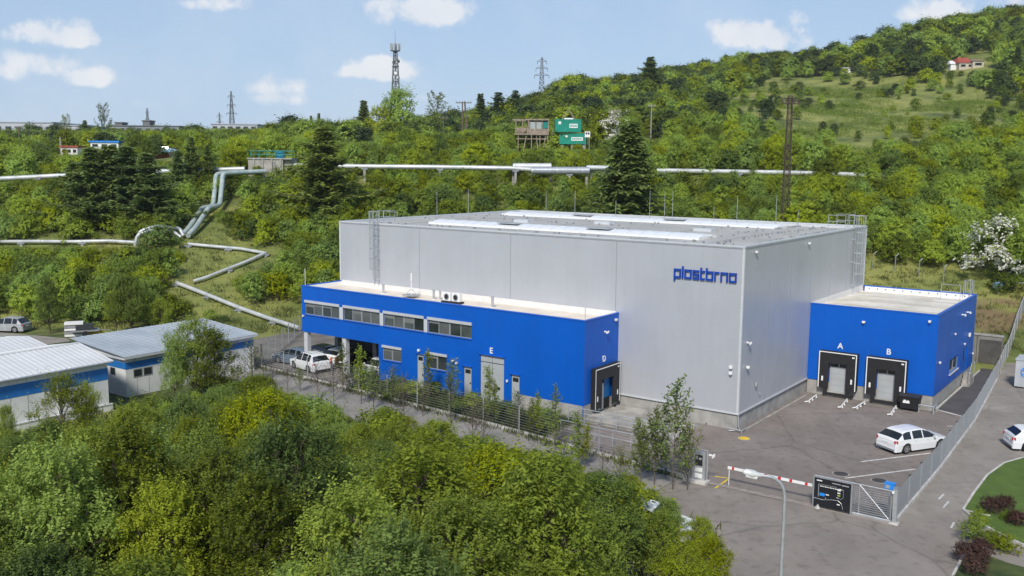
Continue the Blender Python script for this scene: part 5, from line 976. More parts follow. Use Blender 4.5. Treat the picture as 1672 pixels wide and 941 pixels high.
def container(u0, u1, vt, vb, Y, label, rz, split, base=None):
    a = at(u0, vb, Y); c = at(u1, vt, Y); wd = c.x-a.x; h = c.z-a.z; t = thing('shipping_container', label, 'container', (a.x, Y, a.z), rz); b = MB(); b.box(0, wd, 0, 2.5, 0, h, CG)
    for x in np.arange(wd*split, wd, .32): b.box(x, x+.16, -.05, -.002, .15, h-.15, CG)
    b.box(0, wd, -.06, -.003, 0, .14, CG); b.box(0, wd, -.06, -.003, h-.14, h, CG); b.box(wd*split-.12, wd*split, -.06, -.003, .15, h-.15, CG); b.build('container_body', t)
    b = MB(); b.box(wd*(split+.06), wd*.86, -.075, -.055, h*.32, h*.64, WHITE); k = MB(); x = wd*(split+.09)
    while x < wd*.83: k.box(x, x+.16, -.085, -.076, h*.40, h*.57, CG); x += .26
    s = b.build('sign_panel', t); k.build('panel_lettering', s); b = MB(); b.box(wd*.12, wd*.22, -.03, -.004, h*.6, h*.82, WHITE) if split > .4 else b.box(wd*.22, wd*.30, -.03, -.004, h*.6, h*.8, WHITE); b.build('notice', t)
    return t, wd, h
t, wd, h = container(913, 958, 218.0, 235.5, 199.6, 'lower green shipping container of the stack by the stilt hut', R(-2), .38); tu, wd, h = container(906.5, 949.5, 195, 215.5, 199, 'upper green shipping container of the stack, under a small gable frame', R(2), .48)
b = MB(); b.tube([(wd*.28, 1, h), (wd*.52, 1, h+2.1), (wd*.78, 1, h)], .09, WOOD, 5); b.tube([(wd*.28, 2.2, h), (wd*.52, 2.2, h+2.1), (wd*.78, 2.2, h)], .09, WOOD, 5); b.build('gable_frame', tu); b = MB(); b.tube([(wd*.36, 1.5, h+.02), (wd*.7, 1.5, h+.02)], .35, GALV, 10); b.build('rooftop_tank', tu)
gq = tz(at(930, 235, 199).x, 200); lowz = at(930, 235, 199).z
b = MB(); b.off = Vector((0, 0, 0))
for x in (.6, wd*.5, wd-.3): b.box(x-.25, x+.25, .2, 2.3, min(-.1, gq-lowz)-.4, -.003, CONC)
b.build('foundation_block', t); MB().box(.4, wd-.3, .5, 2.2, h-.02, h+.42, DARK).build('dark_gap_fill', t)  # black box fills the gap between the containers, put in as its shade
a = at(955, 222, 198); t = thing('tank', 'small white tank with dark openings right of the green containers', 'tank', (a.x, 198, tz(a.x, 198))); z = a.z-tz(a.x, 198); b = MB(); b.poly([(0, 0), (1.1, 0), (1.1, .9), (0, .9)], z-.3, z+.9, WHITE); b.build('tank_body', t); b = MB(); b.box(.15, .5, -.02, -.003, z+.3, z+.7, BLACK); b.box(.62, .95, -.02, -.003, z+.3, z+.7, BLACK); b.build('opening', t); b = MB(); b.box(.1, .2, .1, .8, -.3, z-.3, GALV_D); b.box(.9, 1.0, .1, .8, -.3, z-.3, GALV_D); b.build('leg', t)
def far_building(label, u0, u1, vt, vb, Y, m, roofm, dep=14, wins=0, cat='building', name='industrial_hall', gable=0, stripes=None):
    q = at((u0+u1)/2, vb, Y)
    if tz(q.x, Y) > q.z+1: Y = tpoint((u0+u1)/2, vb).y-1
    a = at(u0, vb, Y); c = at(u1, vt, Y); wd = c.x-a.x; g = min(tz(a.x, Y), tz(c.x, Y), a.z)-1; h = c.z-g; z0 = a.z-g; t = thing(name, label, cat, (a.x, Y, g)); b = MB(); b.box(0, wd, 0, dep, 0, h, m); b.build('wall', t)
    b = MB()
    if gable: b.add([(-.3, -.3, h), (wd+.3, -.3, h), (wd+.3, dep+.3, h), (-.3, dep+.3, h), (wd*.2, dep/2, h+gable), (wd*.8, dep/2, h+gable)], [(0, 1, 5, 4), (2, 3, 4, 5), (1, 2, 5), (3, 0, 4)], roofm)
    else: b.box(-.3, wd+.3, -.3, dep+.3, h+.003, h+.4, roofm)
    b.build('roof', t)
    for i in range(wins):
        x = wd*(i+.5)/wins; f = MB(); f.box(x-wd/wins*.32, x+wd/wins*.32, -.06, -.003, z0+(h-z0)*.3, z0+(h-z0)*.75, ALU); o = f.build('window', t); f = MB(); f.box(x-wd/wins*.28, x+wd/wins*.28, -.08, -.061, z0+(h-z0)*.34, z0+(h-z0)*.71, GLASS); f.build('pane', o)
    if stripes: b = MB(); b.box(0, wd, -.1, -.004, z0+(h-z0)*stripes[0], z0+(h-z0)*stripes[1], stripes[2]); b.build('colour_band', t)
    return t
PALEW = mat('far_pale_wall', (.46, .48, .52), .7, 0, .08, .1); GREYW = mat('far_grey_wall', (.25, .27, .29), .7, 0, .1, .1)
far_building('long pale industrial hall on the skyline at the far left', -60, 88, 201, 222, 390, PALEW, mat('far_light_roof', (.42, .44, .50), .6), 40, 9, stripes=(.10, .26, GREYW)); far_building('low pale hall end between the dark skyline trees', 88, 135, 206, 224, 395, PALEW, MATS['far_light_roof'], 30, 3)
far_building('long low grey hall with dark rooftop boxes on the left skyline', 178, 292, 207, 217, 400, GREYW, mat('far_dark_roof', (.14, .145, .15), .7), 30, 8); far_building('white roofed hall behind the left treeline under the pylon', 345, 420, 204, 214, 410, PALEW, MATS['far_light_roof'], 30, 6)
far_building('dark rooftop block on the low grey hall, left one', 188, 199, 201, 207, 404, MATS['far_dark_roof'], MATS['far_dark_roof'], 6, 0, 'roof block', 'rooftop_block'); far_building('dark rooftop block on the low grey hall, right one below the mast', 233, 244, 198, 207, 404, MATS['far_dark_roof'], MATS['far_dark_roof'], 6, 0, 'roof block', 'rooftop_block')
far_building('small white cabin with a brown band among the left bushes', 100, 126, 241, 253, 225, WHITE, RTILE, 4, 3, 'cabin', 'cabin'); far_building('white and blue cabin behind the dark pines', 148, 193, 233, 243, 235, WHITE, LBLUE, 5, 3, 'cabin', 'cabin')
far_building('white cabin with orange band beside the bushes', 250, 276, 243, 258, 226, WHITE, WHITE, 4, 2, 'cabin', 'cabin', stripes=(.0, .42, ORG))
far_building('white flat-roofed hut in the bushes under the treeline', 563, 596, 221, 231, 262, WHITE, WHITE, 5, 2, 'cabin', 'cabin'); q = at(600, 229, 258); car('blue and white car beside the white hut in the bushes', (q.x, 258, tz(q.x, 258)+.9), R(175), mat('deep_blue_car_paint', (.02, .07, .30), .25), L=4.6, H=1.5)
q = at(274, 261, 222); car('light blue car in front of the orange-banded cabin', (q.x, 222, tz(q.x, 222)+1.2), R(5), mat('light_blue_car_paint', (.20, .36, .50), .25), L=4.4, H=1.5)
far_building('small house with red tiled roof high on the right hillside', 1566, 1592, 103, 112, 440, mat('cream_render', (.50, .44, .36), .8), RTILE, 9, 2, 'house', 'hill_house', 2.4); far_building('plain beige annex house right of the red-roofed one', 1588, 1607, 100, 110, 442, MATS['cream_render'], mat('brown_roof', (.22, .16, .11), .8), 8, 1, 'house', 'hill_house', 1.2)
far_building('white gabled shed left of the red-roofed hill house', 1552, 1562, 105, 114, 436, WHITE, WHITE, 5, 0, 'shed', 'hill_shed', 1.5); far_building('low pale sheds on the hillside below the ridge', 1376, 1396, 112, 118, 425, WHITE, PALEW, 5, 2, 'shed', 'hill_shed')
# ---------------------------------------------------------------- vegetation
def unit(v): return v/np.maximum(np.linalg.norm(v, axis=-1, keepdims=True), 1e-9)
def leaf_quads(pos, dr, nr, ln, wd, droop=.15):
    dr = unit(dr); sd = unit(np.cross(dr, nr)); ln = ln[:, None]; wd = wd[:, None]; z = np.array([0, 0, 1.])
    v = np.stack([pos, pos+dr*ln*.45+sd*wd*.5, pos+dr*ln-z*droop*ln, pos+dr*ln*.45-sd*wd*.5], 1)
    return v.reshape(-1, 3)
def crown(g, lobes, shoots, per, slen, ll, lw_, up=.8, low=-.5, shell=.55, wc=.45, nj=.38):
    V = []; T = []; cc = np.mean([c for c, r in lobes], 0)-np.array([0, 0, .3])
    for (c, r) in lobes:
        ns = max(4, int(shoots*(r**2))); o = unit(g.normal(size=(ns, 3))); o[:, 2] = np.where(o[:, 2] < low, -o[:, 2], o[:, 2]); r3 = np.array([r, r, r*.85])
        st = np.array(c)+o*r3*(shell+(1-shell)*g.random((ns, 1))**.6); sd = unit(o*.75+np.array([0, 0, up])+g.normal(size=(ns, 3))*.32); L = slen*(.6+.8*g.random(ns))*np.where(g.random(ns) < .15, 2.4, 1.0); ts = g.random(ns)
        t = (np.arange(per)+.6)/per; pos = st[:, None]+sd[:, None]*(L[:, None]*t[None])[..., None]
        pr = unit(np.cross(sd, g.normal(size=(ns, 3)))); alt = np.where(np.arange(per) % 2 == 0, 1., -1.)
        q = unit(np.cross(sd, pr)); ang = g.random((ns, per))*2.2
        ld = pr[:, None]*(alt[None]*np.cos(ang*.5))[..., None]+q[:, None]*(alt[None]*np.sin(ang))[..., None]*.6+sd[:, None]*.55+g.normal(size=(ns, per, 3))*.22
        oc = unit(st-cc); nm = unit((oc*wc+o*.55)[:, None]+np.array([0, 0, .45])+g.normal(size=(ns, per, 3))*nj); ld = ld-nm*(ld*nm).sum(-1, keepdims=True)*.65
        pos, ld, nm = pos.reshape(-1, 3), ld.reshape(-1, 3), nm.reshape(-1, 3); k = len(pos); s = .65+.7*g.random(k)
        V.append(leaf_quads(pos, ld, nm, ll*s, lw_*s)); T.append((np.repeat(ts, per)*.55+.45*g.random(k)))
    return np.concatenate(V), np.concatenate(T)
def tube_np(paths, n=5):
    V = []; F = []; k0 = 0
    for pts, rad in paths:
        b = MB(); b.tube(pts, rad, BARK, n, False); V += b.v; F += [[i+k0 for i in f] for f in b.f]; k0 += len(b.v)
    return np.array(V), np.array(F, int)
def limbs(g, lobes, h, base, r0):
    top = Vector((0, 0, 0)); lean = Vector((g.normal()*.25, g.normal()*.25, 0)); zt_ = max(c[2] for c, r in lobes); P = lambda s: Vector((lean.x*s*s, lean.y*s*s, zt_*s)); paths = [([P(s) for s in np.linspace(0, 1, 7)], [r0*(1-.85*s) for s in np.linspace(0, 1, 7)])]
    paths[0][0][0] = Vector((0, 0, -.5))
    for c, r in lobes:
        c = Vector(c); s = min(.9, max(base*.6, (c.z-math.hypot(c.x, c.y)*.9)/zt_*.8)); a = P(max(.12, s)); m = a.lerp(c, .5)+Vector((g.normal()*.12, g.normal()*.12, .1)); paths.append(([a, m, c], [r0*.45, r0*.28, r0*.1]))
        for k in range(3): e = c+Vector(g.normal(size=3)).normalized()*r*.85+Vector((0, 0, r*.3)); paths.append(([c.lerp(m, .3), c.lerp(e, .5), e], [r0*.16, r0*.1, r0*.03]))
    return paths
def lobes_for(g, n, h, rad, base, rl):
    L = []
    for i in range(n):
        s = (i+.5)/n; z = h*(base+(1-base)*s); prof = math.sin(math.pi*min(1, .22+.78*s)**.9)**.7 if s < .97 else .25; a = i*2.4+g.random()*1.0; d = rad*prof*(.45+.55*g.random()); r = rl*(.7+.6*g.random())*(1 if s < .8 else .75)
        L.append(((d*math.cos(a), d*math.sin(a), min(z, h-r*.8)), r))
    return L
def proto_tree(name, seed, h=6.5, rad=1.9, base=.28, n=12, rl=.95, shoots=80, per=12, slen=.6, ll=.19, lw_=.085, m=LEAF_A, r0=.11, up=.8, wc=.3, nj=.5):
    g = np.random.default_rng(seed); L = lobes_for(g, n, h, rad, base, rl); v, t = crown(g, L, shoots, per, slen, ll, lw_, up, wc=wc, nj=nj)
    co = np_mesh('crown', v, np.arange(len(v)).reshape(-1, 4), [m], t, link=False)
    tv, tf = tube_np(limbs(g, L, h, base, r0), 6); to = np_mesh('trunk', tv, tf, [BARK], link=False); to.data.polygons.foreach_set('use_smooth', [True]*len(to.data.polygons))
    return dict(name=name, h=h, crown=co.data, trunk=to.data)
def proto_one(name, seed, h, rad, base, n, rl, shoots, per, slen, ll, lw_, m, r0=.1, up=.6, extra=None, tn=4, stems=0):
    g = np.random.default_rng(seed); L = lobes_for(g, n, h, rad, base, rl); v, t = crown(g, L, shoots, per, slen, ll, lw_, up, shell=.6, wc=.8); f = np.arange(len(v)).reshape(-1, 4)
    tv, tf = tube_np(limbs(g, L, h, base, r0)[:n+1], tn); mi = np.zeros(len(f), int); k = len(v)
    if extra is not None:
        sel = g.random(len(f)) < extra[1]; cl = np.array([c for c, r in L]); cen = v.reshape(-1, 4, 3).mean(1); hot = g.random(len(L)) < .75
        near = np.argmin(((cen[:, None]-cl[None])**2).sum(-1), 1); mi = np.where(sel & hot[near], 2, 0)
    V = np.concatenate([v, tv]); F = np.concatenate([f, tf+k]); MI = np.concatenate([mi, np.ones(len(tf), int)]); T = np.concatenate([t, np.zeros(len(tf))])
    o = np_mesh(name, V, F, [m, BARK]+([extra[0]] if extra else []), T, MI, link=False); return dict(name=name, h=h, mesh=o.data)
def proto_conifer(seed, h=11, rad=3.2, whorls=24, nb=9, droop=.25, ll=.55, lw_=.2, layered=False):
    g = np.random.default_rng(seed); V = []; T = []; paths = [([Vector((0, 0, -.5)), Vector((0, 0, h*.5)), Vector((0, 0, h*.98))], [.2, .12, .02])]
    for i in range(whorls):
        s = (i+.3)/whorls; z0 = h*(.05+.94*s); R_ = rad*((1-s)**.75)*(.75+.5*g.random())*(1 if not layered else (1.2 if i % 3 == 0 else .72)); R_ = max(R_, .25)
        for k in range(nb):
            a = 2*math.pi*(k+g.random()*.9)/nb+i*.7; Rk = R_*(.6+.5*g.random()); n = max(4, int(Rk*11)); t = (np.arange(n)+.5)/n; d = np.array([math.cos(a), math.sin(a), 0]); zz = z0+Rk*(-droop*t**1.3+.18*t**3+ (.25*t if layered else 0))
            pos = d[None]*(Rk*t)[:, None]+np.array([0, 0, 1])*zz[:, None]; sd = np.array([-d[1], d[0], 0])
            paths.append(([Vector((0, 0, z0)), Vector(pos[-1])], [.05, .015]))
            for s_ in (-1, 1, 0):
                ld = d[None]*.6+sd[None]*s_*(.8)+g.normal(size=(n, 3))*.22; ld[:, 2] += (.18 if layered else -.22) if s_ else .15; k_ = .6+.6*g.random(n); k_ *= (1.15-.6*t)
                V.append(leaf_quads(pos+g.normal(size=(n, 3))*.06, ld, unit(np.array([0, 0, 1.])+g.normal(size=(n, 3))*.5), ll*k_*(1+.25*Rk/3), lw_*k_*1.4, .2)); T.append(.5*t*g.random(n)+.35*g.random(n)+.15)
    v = np.concatenate(V); t = np.concatenate(T); co = np_mesh('crown', v, np.arange(len(v)).reshape(-1, 4), [NEEDLE], t, link=False); tv, tf = tube_np(paths, 4); to = np_mesh('trunk', tv, tf, [BARK], link=False)
    return dict(name='conifer', h=h, crown=co.data, trunk=to.data)
def proto_sapling(seed, h=5, spread=.9, nb=16, ll=.16, lw_=.09, dens=1., m=LEAF_D, bare=False):
    g = np.random.default_rng(seed); paths = []; V = []; T = []; lean = g.normal(size=2)*.15; P = lambda s: Vector((lean[0]*s, lean[1]*s, h*s)); paths.append(([Vector((0, 0, -.3))]+[P(s) for s in np.linspace(.1, 1, 7)], [.032]+[.028*(1-.85*s)+.005 for s in np.linspace(.1, 1, 7)]))
    for i in range(nb):
        s = .12+.8*i/nb; a = i*2.4+g.random(); b0 = P(s); L = spread*(1.15-.75*s)*(.7+.6*g.random())*1.5; e = b0+Vector((math.cos(a)*L*.65, math.sin(a)*L*.65, L*.95)); m_ = b0.lerp(e, .5)+Vector((math.cos(a), math.sin(a), 0))*L*.12; paths.append(([b0, m_, e], [.02, .013, .005]))
        n = int((0 if bare else 34)*dens*L*(1 if s > .18 else .6)); 
        if n < 2: continue
        t = .2+.85*g.random(n); pos = np.array(b0)[None]*((1-t)**2)[:, None]+np.array(m_)[None]*(2*t*(1-t))[:, None]+np.array(e)[None]*(t**2)[:, None]; ld = g.normal(size=(n, 3)); ld[:, 2] = ld[:, 2]*.5+.25; k = .6+.7*g.random(n); pos = pos+g.normal(size=(n, 3))*.10
        V.append(leaf_quads(pos, ld, unit(np.array([0, 0, 1.])+g.normal(size=(n, 3))*.6), ll*k, lw_*k)); T.append(g.random(n))
    n = int(70*dens) if not bare else 0
    if n: t = .55+.45*g.random(n); pos = np.stack([lean[0]*t, lean[1]*t, h*t], -1)+g.normal(size=(n, 3))*.09; V.append(leaf_quads(pos, g.normal(size=(n, 3))+np.array([0, 0, .4]), unit(np.array([0, 0, 1.])+g.normal(size=(n, 3))*.6), ll*(.6+.6*g.random(n)), lw_*(.6+.6*g.random(n)))); T.append(g.random(n))
    tv, tf = tube_np(paths, 5); to = np_mesh('trunk', tv, tf, [BARK], link=False)
    d = dict(name='sapling', h=h, trunk=to.data, crown=None)
    if V: v = np.concatenate(V); d['crown'] = np_mesh('crown', v, np.arange(len(v)).reshape(-1, 4), [m], np.concatenate(T), link=False).data
    return d
def put_tree(name, pr, p, h, label, cat, group=None, wide=1., rz=None):
    s = h/pr['h']; rz = random.uniform(0, 6.28) if rz is None else rz
    if 'mesh' in pr:
        o = bpy.data.objects.new(name, pr['mesh']); col.objects.link(o); o.location = p; o.rotation_euler = (0, 0, rz); o.scale = (s*wide, s*wide, s); return tagset(o, label, cat, group)
    t = thing(name, label, cat, p, rz, group); t.scale = (s*wide, s*wide, s)
    for k in ('trunk', 'crown'):
        if pr.get(k): c = bpy.data.objects.new(k, pr[k]); col.objects.link(c); c.parent = t
    return t

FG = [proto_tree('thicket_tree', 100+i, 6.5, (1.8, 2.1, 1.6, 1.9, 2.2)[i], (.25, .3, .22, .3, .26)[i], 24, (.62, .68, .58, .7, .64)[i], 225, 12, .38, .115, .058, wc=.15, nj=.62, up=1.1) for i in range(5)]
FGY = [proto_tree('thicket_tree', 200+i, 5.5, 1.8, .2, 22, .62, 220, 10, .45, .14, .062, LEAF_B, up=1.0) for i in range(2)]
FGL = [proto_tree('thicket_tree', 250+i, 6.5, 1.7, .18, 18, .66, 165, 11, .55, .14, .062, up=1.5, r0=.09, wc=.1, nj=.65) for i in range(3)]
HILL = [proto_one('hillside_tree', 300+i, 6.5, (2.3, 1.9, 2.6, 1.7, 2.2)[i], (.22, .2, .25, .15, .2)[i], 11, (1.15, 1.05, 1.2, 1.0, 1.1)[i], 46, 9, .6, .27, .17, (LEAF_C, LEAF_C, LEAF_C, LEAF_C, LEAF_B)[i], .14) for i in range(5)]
FAR = [proto_one('hillside_tree', 400+i, 7, (2.6, 2.2, 2.9, 2.0, 2.4, 1.7)[i], .18, 11, 1.3, 24, 6, .7, .48, .33, (LEAF_C, LEAF_C, LEAF_K, LEAF_B, LEAF_C, LEAF_K)[i], .16) for i in range(6)]
SHR = [proto_one('slope_shrub', 500+i, 2.6, (1.5, 1.7, 1.3)[i], .05, 9, .72, 70, 8, .45, .22, .12, (LEAF_S, LEAF_S, LEAF_B)[i], .04) for i in range(3)]
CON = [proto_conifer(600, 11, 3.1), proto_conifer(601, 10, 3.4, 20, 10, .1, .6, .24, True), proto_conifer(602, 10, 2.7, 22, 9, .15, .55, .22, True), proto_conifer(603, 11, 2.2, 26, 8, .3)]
BLO = proto_one('blossoming_shrub', 700, 4.5, 2.0, .15, 14, .85, 80, 9, .5, .24, .13, LEAF_S, .07, extra=(BLOSS, .8))
SAP = [proto_sapling(800, 5.8, .95, 20, .17, .10, 2.0), proto_sapling(801, 4, .6, 14, .15, .08, 2.2), proto_sapling(802, 4.4, .55, 16, .15, .08, 2.8, LEAF_B), proto_sapling(803, 3.2, .8, 20, .14, .07, 1.0), proto_sapling(804, 3.4, .95, 24, .14, .07, 0, bare=True), proto_sapling(805, 4.8, 1.05, 22, .16, .09, 2.6)]
BARE = proto_sapling(810, 9, 1.9, 30, .3, .14, .8, LEAF_D)

# thicket outline in the picture -> limits on how tall a tree may grow at each spot
EDGE = np.array([(-100, 705), (0, 700), (60, 692), (150, 695), (185, 676), (230, 655), (300, 648), (380, 628), (430, 612), (480, 640), (540, 655), (580, 694), (620, 676), (680, 678), (740, 700), (790, 722), (850, 742), (900, 748), (960, 770), (1010, 795), (1060, 806), (1110, 808), (1140, 822), (1150, 860), (1190, 890), (1212, 935), (1225, 990), (1240, 1100)], float)
TREES = 0
def hmax_at(X, Y, ve=None):
    u, v = proj(X, Y, 3.); d = ray(u, float(np.interp(u, EDGE[:, 0], EDGE[:, 1])) if ve is None else ve); return CAMZ+d[2]/d[1]*Y, u
fg = []
ys = np.arange(15, 75, 3.4)
for j, y in enumerate(ys):
    for x in np.arange(-45, 16, 3.4):
        X = x+(j % 2)*1.35+random.uniform(-.8, .8); Y = y+random.uniform(-.8, .8); lx, ly = loc((X, Y))
        if ly > np.interp(lx, [-47, -41, -31, -20, -10, 1.2, 5], [-13, -13.2, -14.6, -16.2, -17.6, -18.6, -19]): continue
        if lx > np.interp(ly, [-45, -30, -21, -16.4, -11.3], [9.6, 8.6, 6.0, 2.2, 0.5]): continue
        if lx < -35.8 and ly > -50: continue
        hm, u = hmax_at(X, Y)
        h = min(hm*random.uniform(.70, 1.0), random.uniform(4.8, 8.2))
        if h < .8: continue
        ut, vt = proj(X, Y, h)
        if ut < -120 or ut > 1330 or vt > 1000: continue
        fg.append((X, Y, h, ut))
for X, Y, h, u in fg:
    yel = (700 < u < 1010 and Y > 36 and random.random() < .55) or (u > 930 and random.random() < .75) or random.random() < .08
    if h < 2.6: put_tree('thicket_shrub', SHR[2] if yel else SHR[random.randrange(2)], (X, Y, 0), h, 'low yellow-green shrub at the edge of the thicket' if yel else 'low green shrub at the edge of the thicket along the front road', 'shrub', 'low shrubs at the edge of the thicket', 1.15)
    else:
        pr = random.choice(FGY if yel else FG); put_tree('thicket_tree', pr, (X, Y, 0), h, 'bright yellow-green tree in the thicket below the front road' if yel else 'deep green leafy tree in the thicket below the front road', 'tree', 'yellow-green trees of the thicket' if yel else 'deep green trees of the thicket', max(1., 1.0+(6.0-h)*.09)); TREES += 1
def put_px(name, pr, u, vb, vt, label, cat, wide=1., group=None, z=0):
    p = px(u, vb, z); d = ray(u, vt); h = CAMZ+d[2]/d[1]*p.y-z; return put_tree(name, pr, (p.x, p.y, z), h, label, cat, group, wide)
put_px('thicket_tree', FGL[0], 322, 652, 528, 'tall leafy tree standing before the grey-roofed shed', 'tree', 1.25); put_px('thicket_tree', FGL[1], 352, 655, 545, 'leafy tree at the right end of the grey-roofed shed', 'tree', 1.2); put_px('thicket_tree', FGL[2], 285, 660, 560, 'slim leafy tree left of the tall one before the grey-roofed shed', 'tree', .8)
put_px('thicket_tree', FGL[1], 105, 745, 622, 'bushy tree growing against the white gabled shed', 'tree', 1.25); put_px('thicket_tree', FGL[0], 145, 735, 630, 'second bushy tree close to the corner of the white gabled shed', 'tree', .7); put_px('thicket_tree', FGL[2], 15, 765, 668, 'bushy tree at the left end of the white gabled shed', 'tree', .8)
def on_line(u, ly):
    lo, hi = 560., 1100.
    for _ in range(40):
        m = (lo+hi)/2
        if loc(px(u, m))[1] > ly: lo = m
        else: hi = m
    return px(u, (lo+hi)/2)
for i, (u, vt) in enumerate([(628, 668), (655, 680), (690, 700), (735, 712), (770, 716), (805, 726), (840, 738), (872, 740), (905, 752), (938, 760), (968, 774), (998, 790), (1030, 806), (1060, 812), (985, 800), (950, 785), (915, 775)]):
    q = on_line(u, -15.9-1.2*(i % 3)-(1.5 if i > 13 else 0)); d = ray(u, vt); h = CAMZ+d[2]/d[1]*q.y
    put_tree('thicket_tree', FGY[i % 2] if u > 700 else FG[i % 5], tuple(q), max(1.2, h), 'bright yellow-green young tree along the near edge of the front road' if u > 700 else 'green young tree along the near edge of the front road', 'tree', 'yellow-green young trees along the front road' if u > 700 else 'green young trees along the front road', 1.25 if h > 3 else 1.7); TREES += 1
for u, Y, vt, k, l in [(1040, 45.5, 806, 0, 'yellow-green tree left of the hidden white car'), (1092, 42.5, 818, 1, 'yellow-green tree right before the hidden white car'), (1142, 40.5, 850, 0, 'yellow-green tree at the kerb of the entrance road'), (1075, 38.5, 842, 1, 'broad yellow-green tree below the hidden white car'), (1165, 37.0, 884, 1, 'yellow-green tree reaching furthest over the entrance road'), (1118, 35.0, 896, 0, 'yellow-green tree lowest beside the entrance road')]:
    q = at(u, vt, Y); put_tree('thicket_tree', FGY[k], (q.x, Y, 0), q.z, l, 'tree', None, 1.05); TREES += 1
put_px('sapling', SAP[0], 1098, 800, 620, 'tall slender young tree by the gate post, its tip against the grey hall', 'tree'); put_px('sapling', SAP[5], 1068, 792, 672, 'bushy young tree left of the tallest one by the gate post', 'tree'); put_px('sapling', SAP[5], 1046, 788, 690, 'dull green young tree at the left of the group by the gate post', 'tree'); put_px('sapling', SAP[3], 1122, 800, 690, 'thin young tree at the right of the group by the gate post', 'tree', .9)
put_px('sapling', SAP[2], 945, 762, 672, 'yellow-green young tree before the railing of dock D', 'tree', 1.25); put_px('sapling', SAP[2], 955, 765, 690, 'smaller yellow-green young tree beside the one before the dock D railing', 'tree', 1.1)
for i, (u, vb, vt, k, wd) in enumerate([(906, 735, 628, 1, .8), (880, 715, 640, 2, .9), (868, 712, 650, 1, .9), (800, 690, 598, 2, 1.0), (810, 695, 620, 2, .9), (740, 668, 585, 1, 1.0), (700, 655, 570, 2, .9), (735, 690, 612, 3, .9), (690, 680, 620, 4, 1), (660, 690, 610, 4, 1), (640, 668, 600, 3, 1), (610, 668, 590, 3, .9), (590, 660, 565, 2, 1.0), (560, 640, 560, 1, 1.0), (545, 655, 585, 4, 1), (520, 650, 590, 4, 1), (490, 640, 600, 3, 1), (470, 640, 600, 4, 1), (770, 735, 650, 4, 1), (790, 730, 655, 4, 1), (845, 700, 640, 3, 1), (920, 760, 690, 4, 1), (985, 790, 735, 4, 1), (1012, 790, 730, 3, 1), (430, 640, 585, 4, 1.1), (412, 625, 560, 3, 1.1), (445, 632, 590, 4, 1)]):
    put_px('sapling', SAP[k], u, vb, vt, ('leafless thin sapling along the front road fence' if k == 4 else 'sparse leafy sapling along the front road fence'), 'tree', wd, 'leafless saplings along the front road' if k == 4 else 'leafy saplings along the front road')
for i in range(18):   # planting between office annex and wire fence
    x = random.uniform(-30, -10.2); y = random.uniform(-8.0 if x < -16 else -8.6, -5.4); h = random.uniform(.5, 1.2) if x > -27 else random.uniform(.8, 1.6)
    put_tree('planted_shrub', SHR[random.choice([0, 1, 1, 2])], tuple(W(x, y)), h, 'low shrub in the planting strip before the blue office annex', 'shrub', 'shrubs in the planting strip before the office annex', 1.2)
for u, v, s, l in [(1617, 836, .85, 'purple-brown clipped bush at the left of the lawn'), (1640, 832, .8, 'purple-brown clipped bush beside the first one on the lawn'), (1660, 856, .75, 'purple-brown clipped bush lowest on the lawn'), (1646, 848, .55, 'dark green clipped bush between the purple ones on the lawn'), (1600, 914, 1.0, 'purple-brown bush in the flower bed, upper one'), (1578, 915, .9, 'reddish-brown bush at the corner of the flower bed'), (1592, 938, .9, 'purple-brown bush at the bottom of the flower bed')]:
    if 'PUR' not in globals(): PUR = proto_one('clipped_bush', 900, 1.2, .5, .3, 10, .42, 260, 7, .14, .09, .055, PURP, .03); PGR = proto_one('clipped_bush', 901, 1.0, .55, .15, 9, .4, 260, 7, .14, .09, .055, LEAF_S, .03)
    p = px(u, v+4); put_tree('clipped_bush', PGR if 'green' in l else PUR, tuple(p), s*1.0, l, 'bush')
for u, v, h, l in [(1598, 868, 1.05, 'young green shrub on the kerb below the lawn'), (1590, 885, .9, 'low green plant at the top of the flower bed'), (1622, 893, .7, 'small yellow-green plant on the grey path'), (1640, 903, .8, 'spreading green plant on the grey path')]:
    put_tree('garden_shrub', SHR[0 if h > 1 else 2], tuple(px(u, v)), h, l, 'shrub', None, .7 if h > 1 else 1.2)

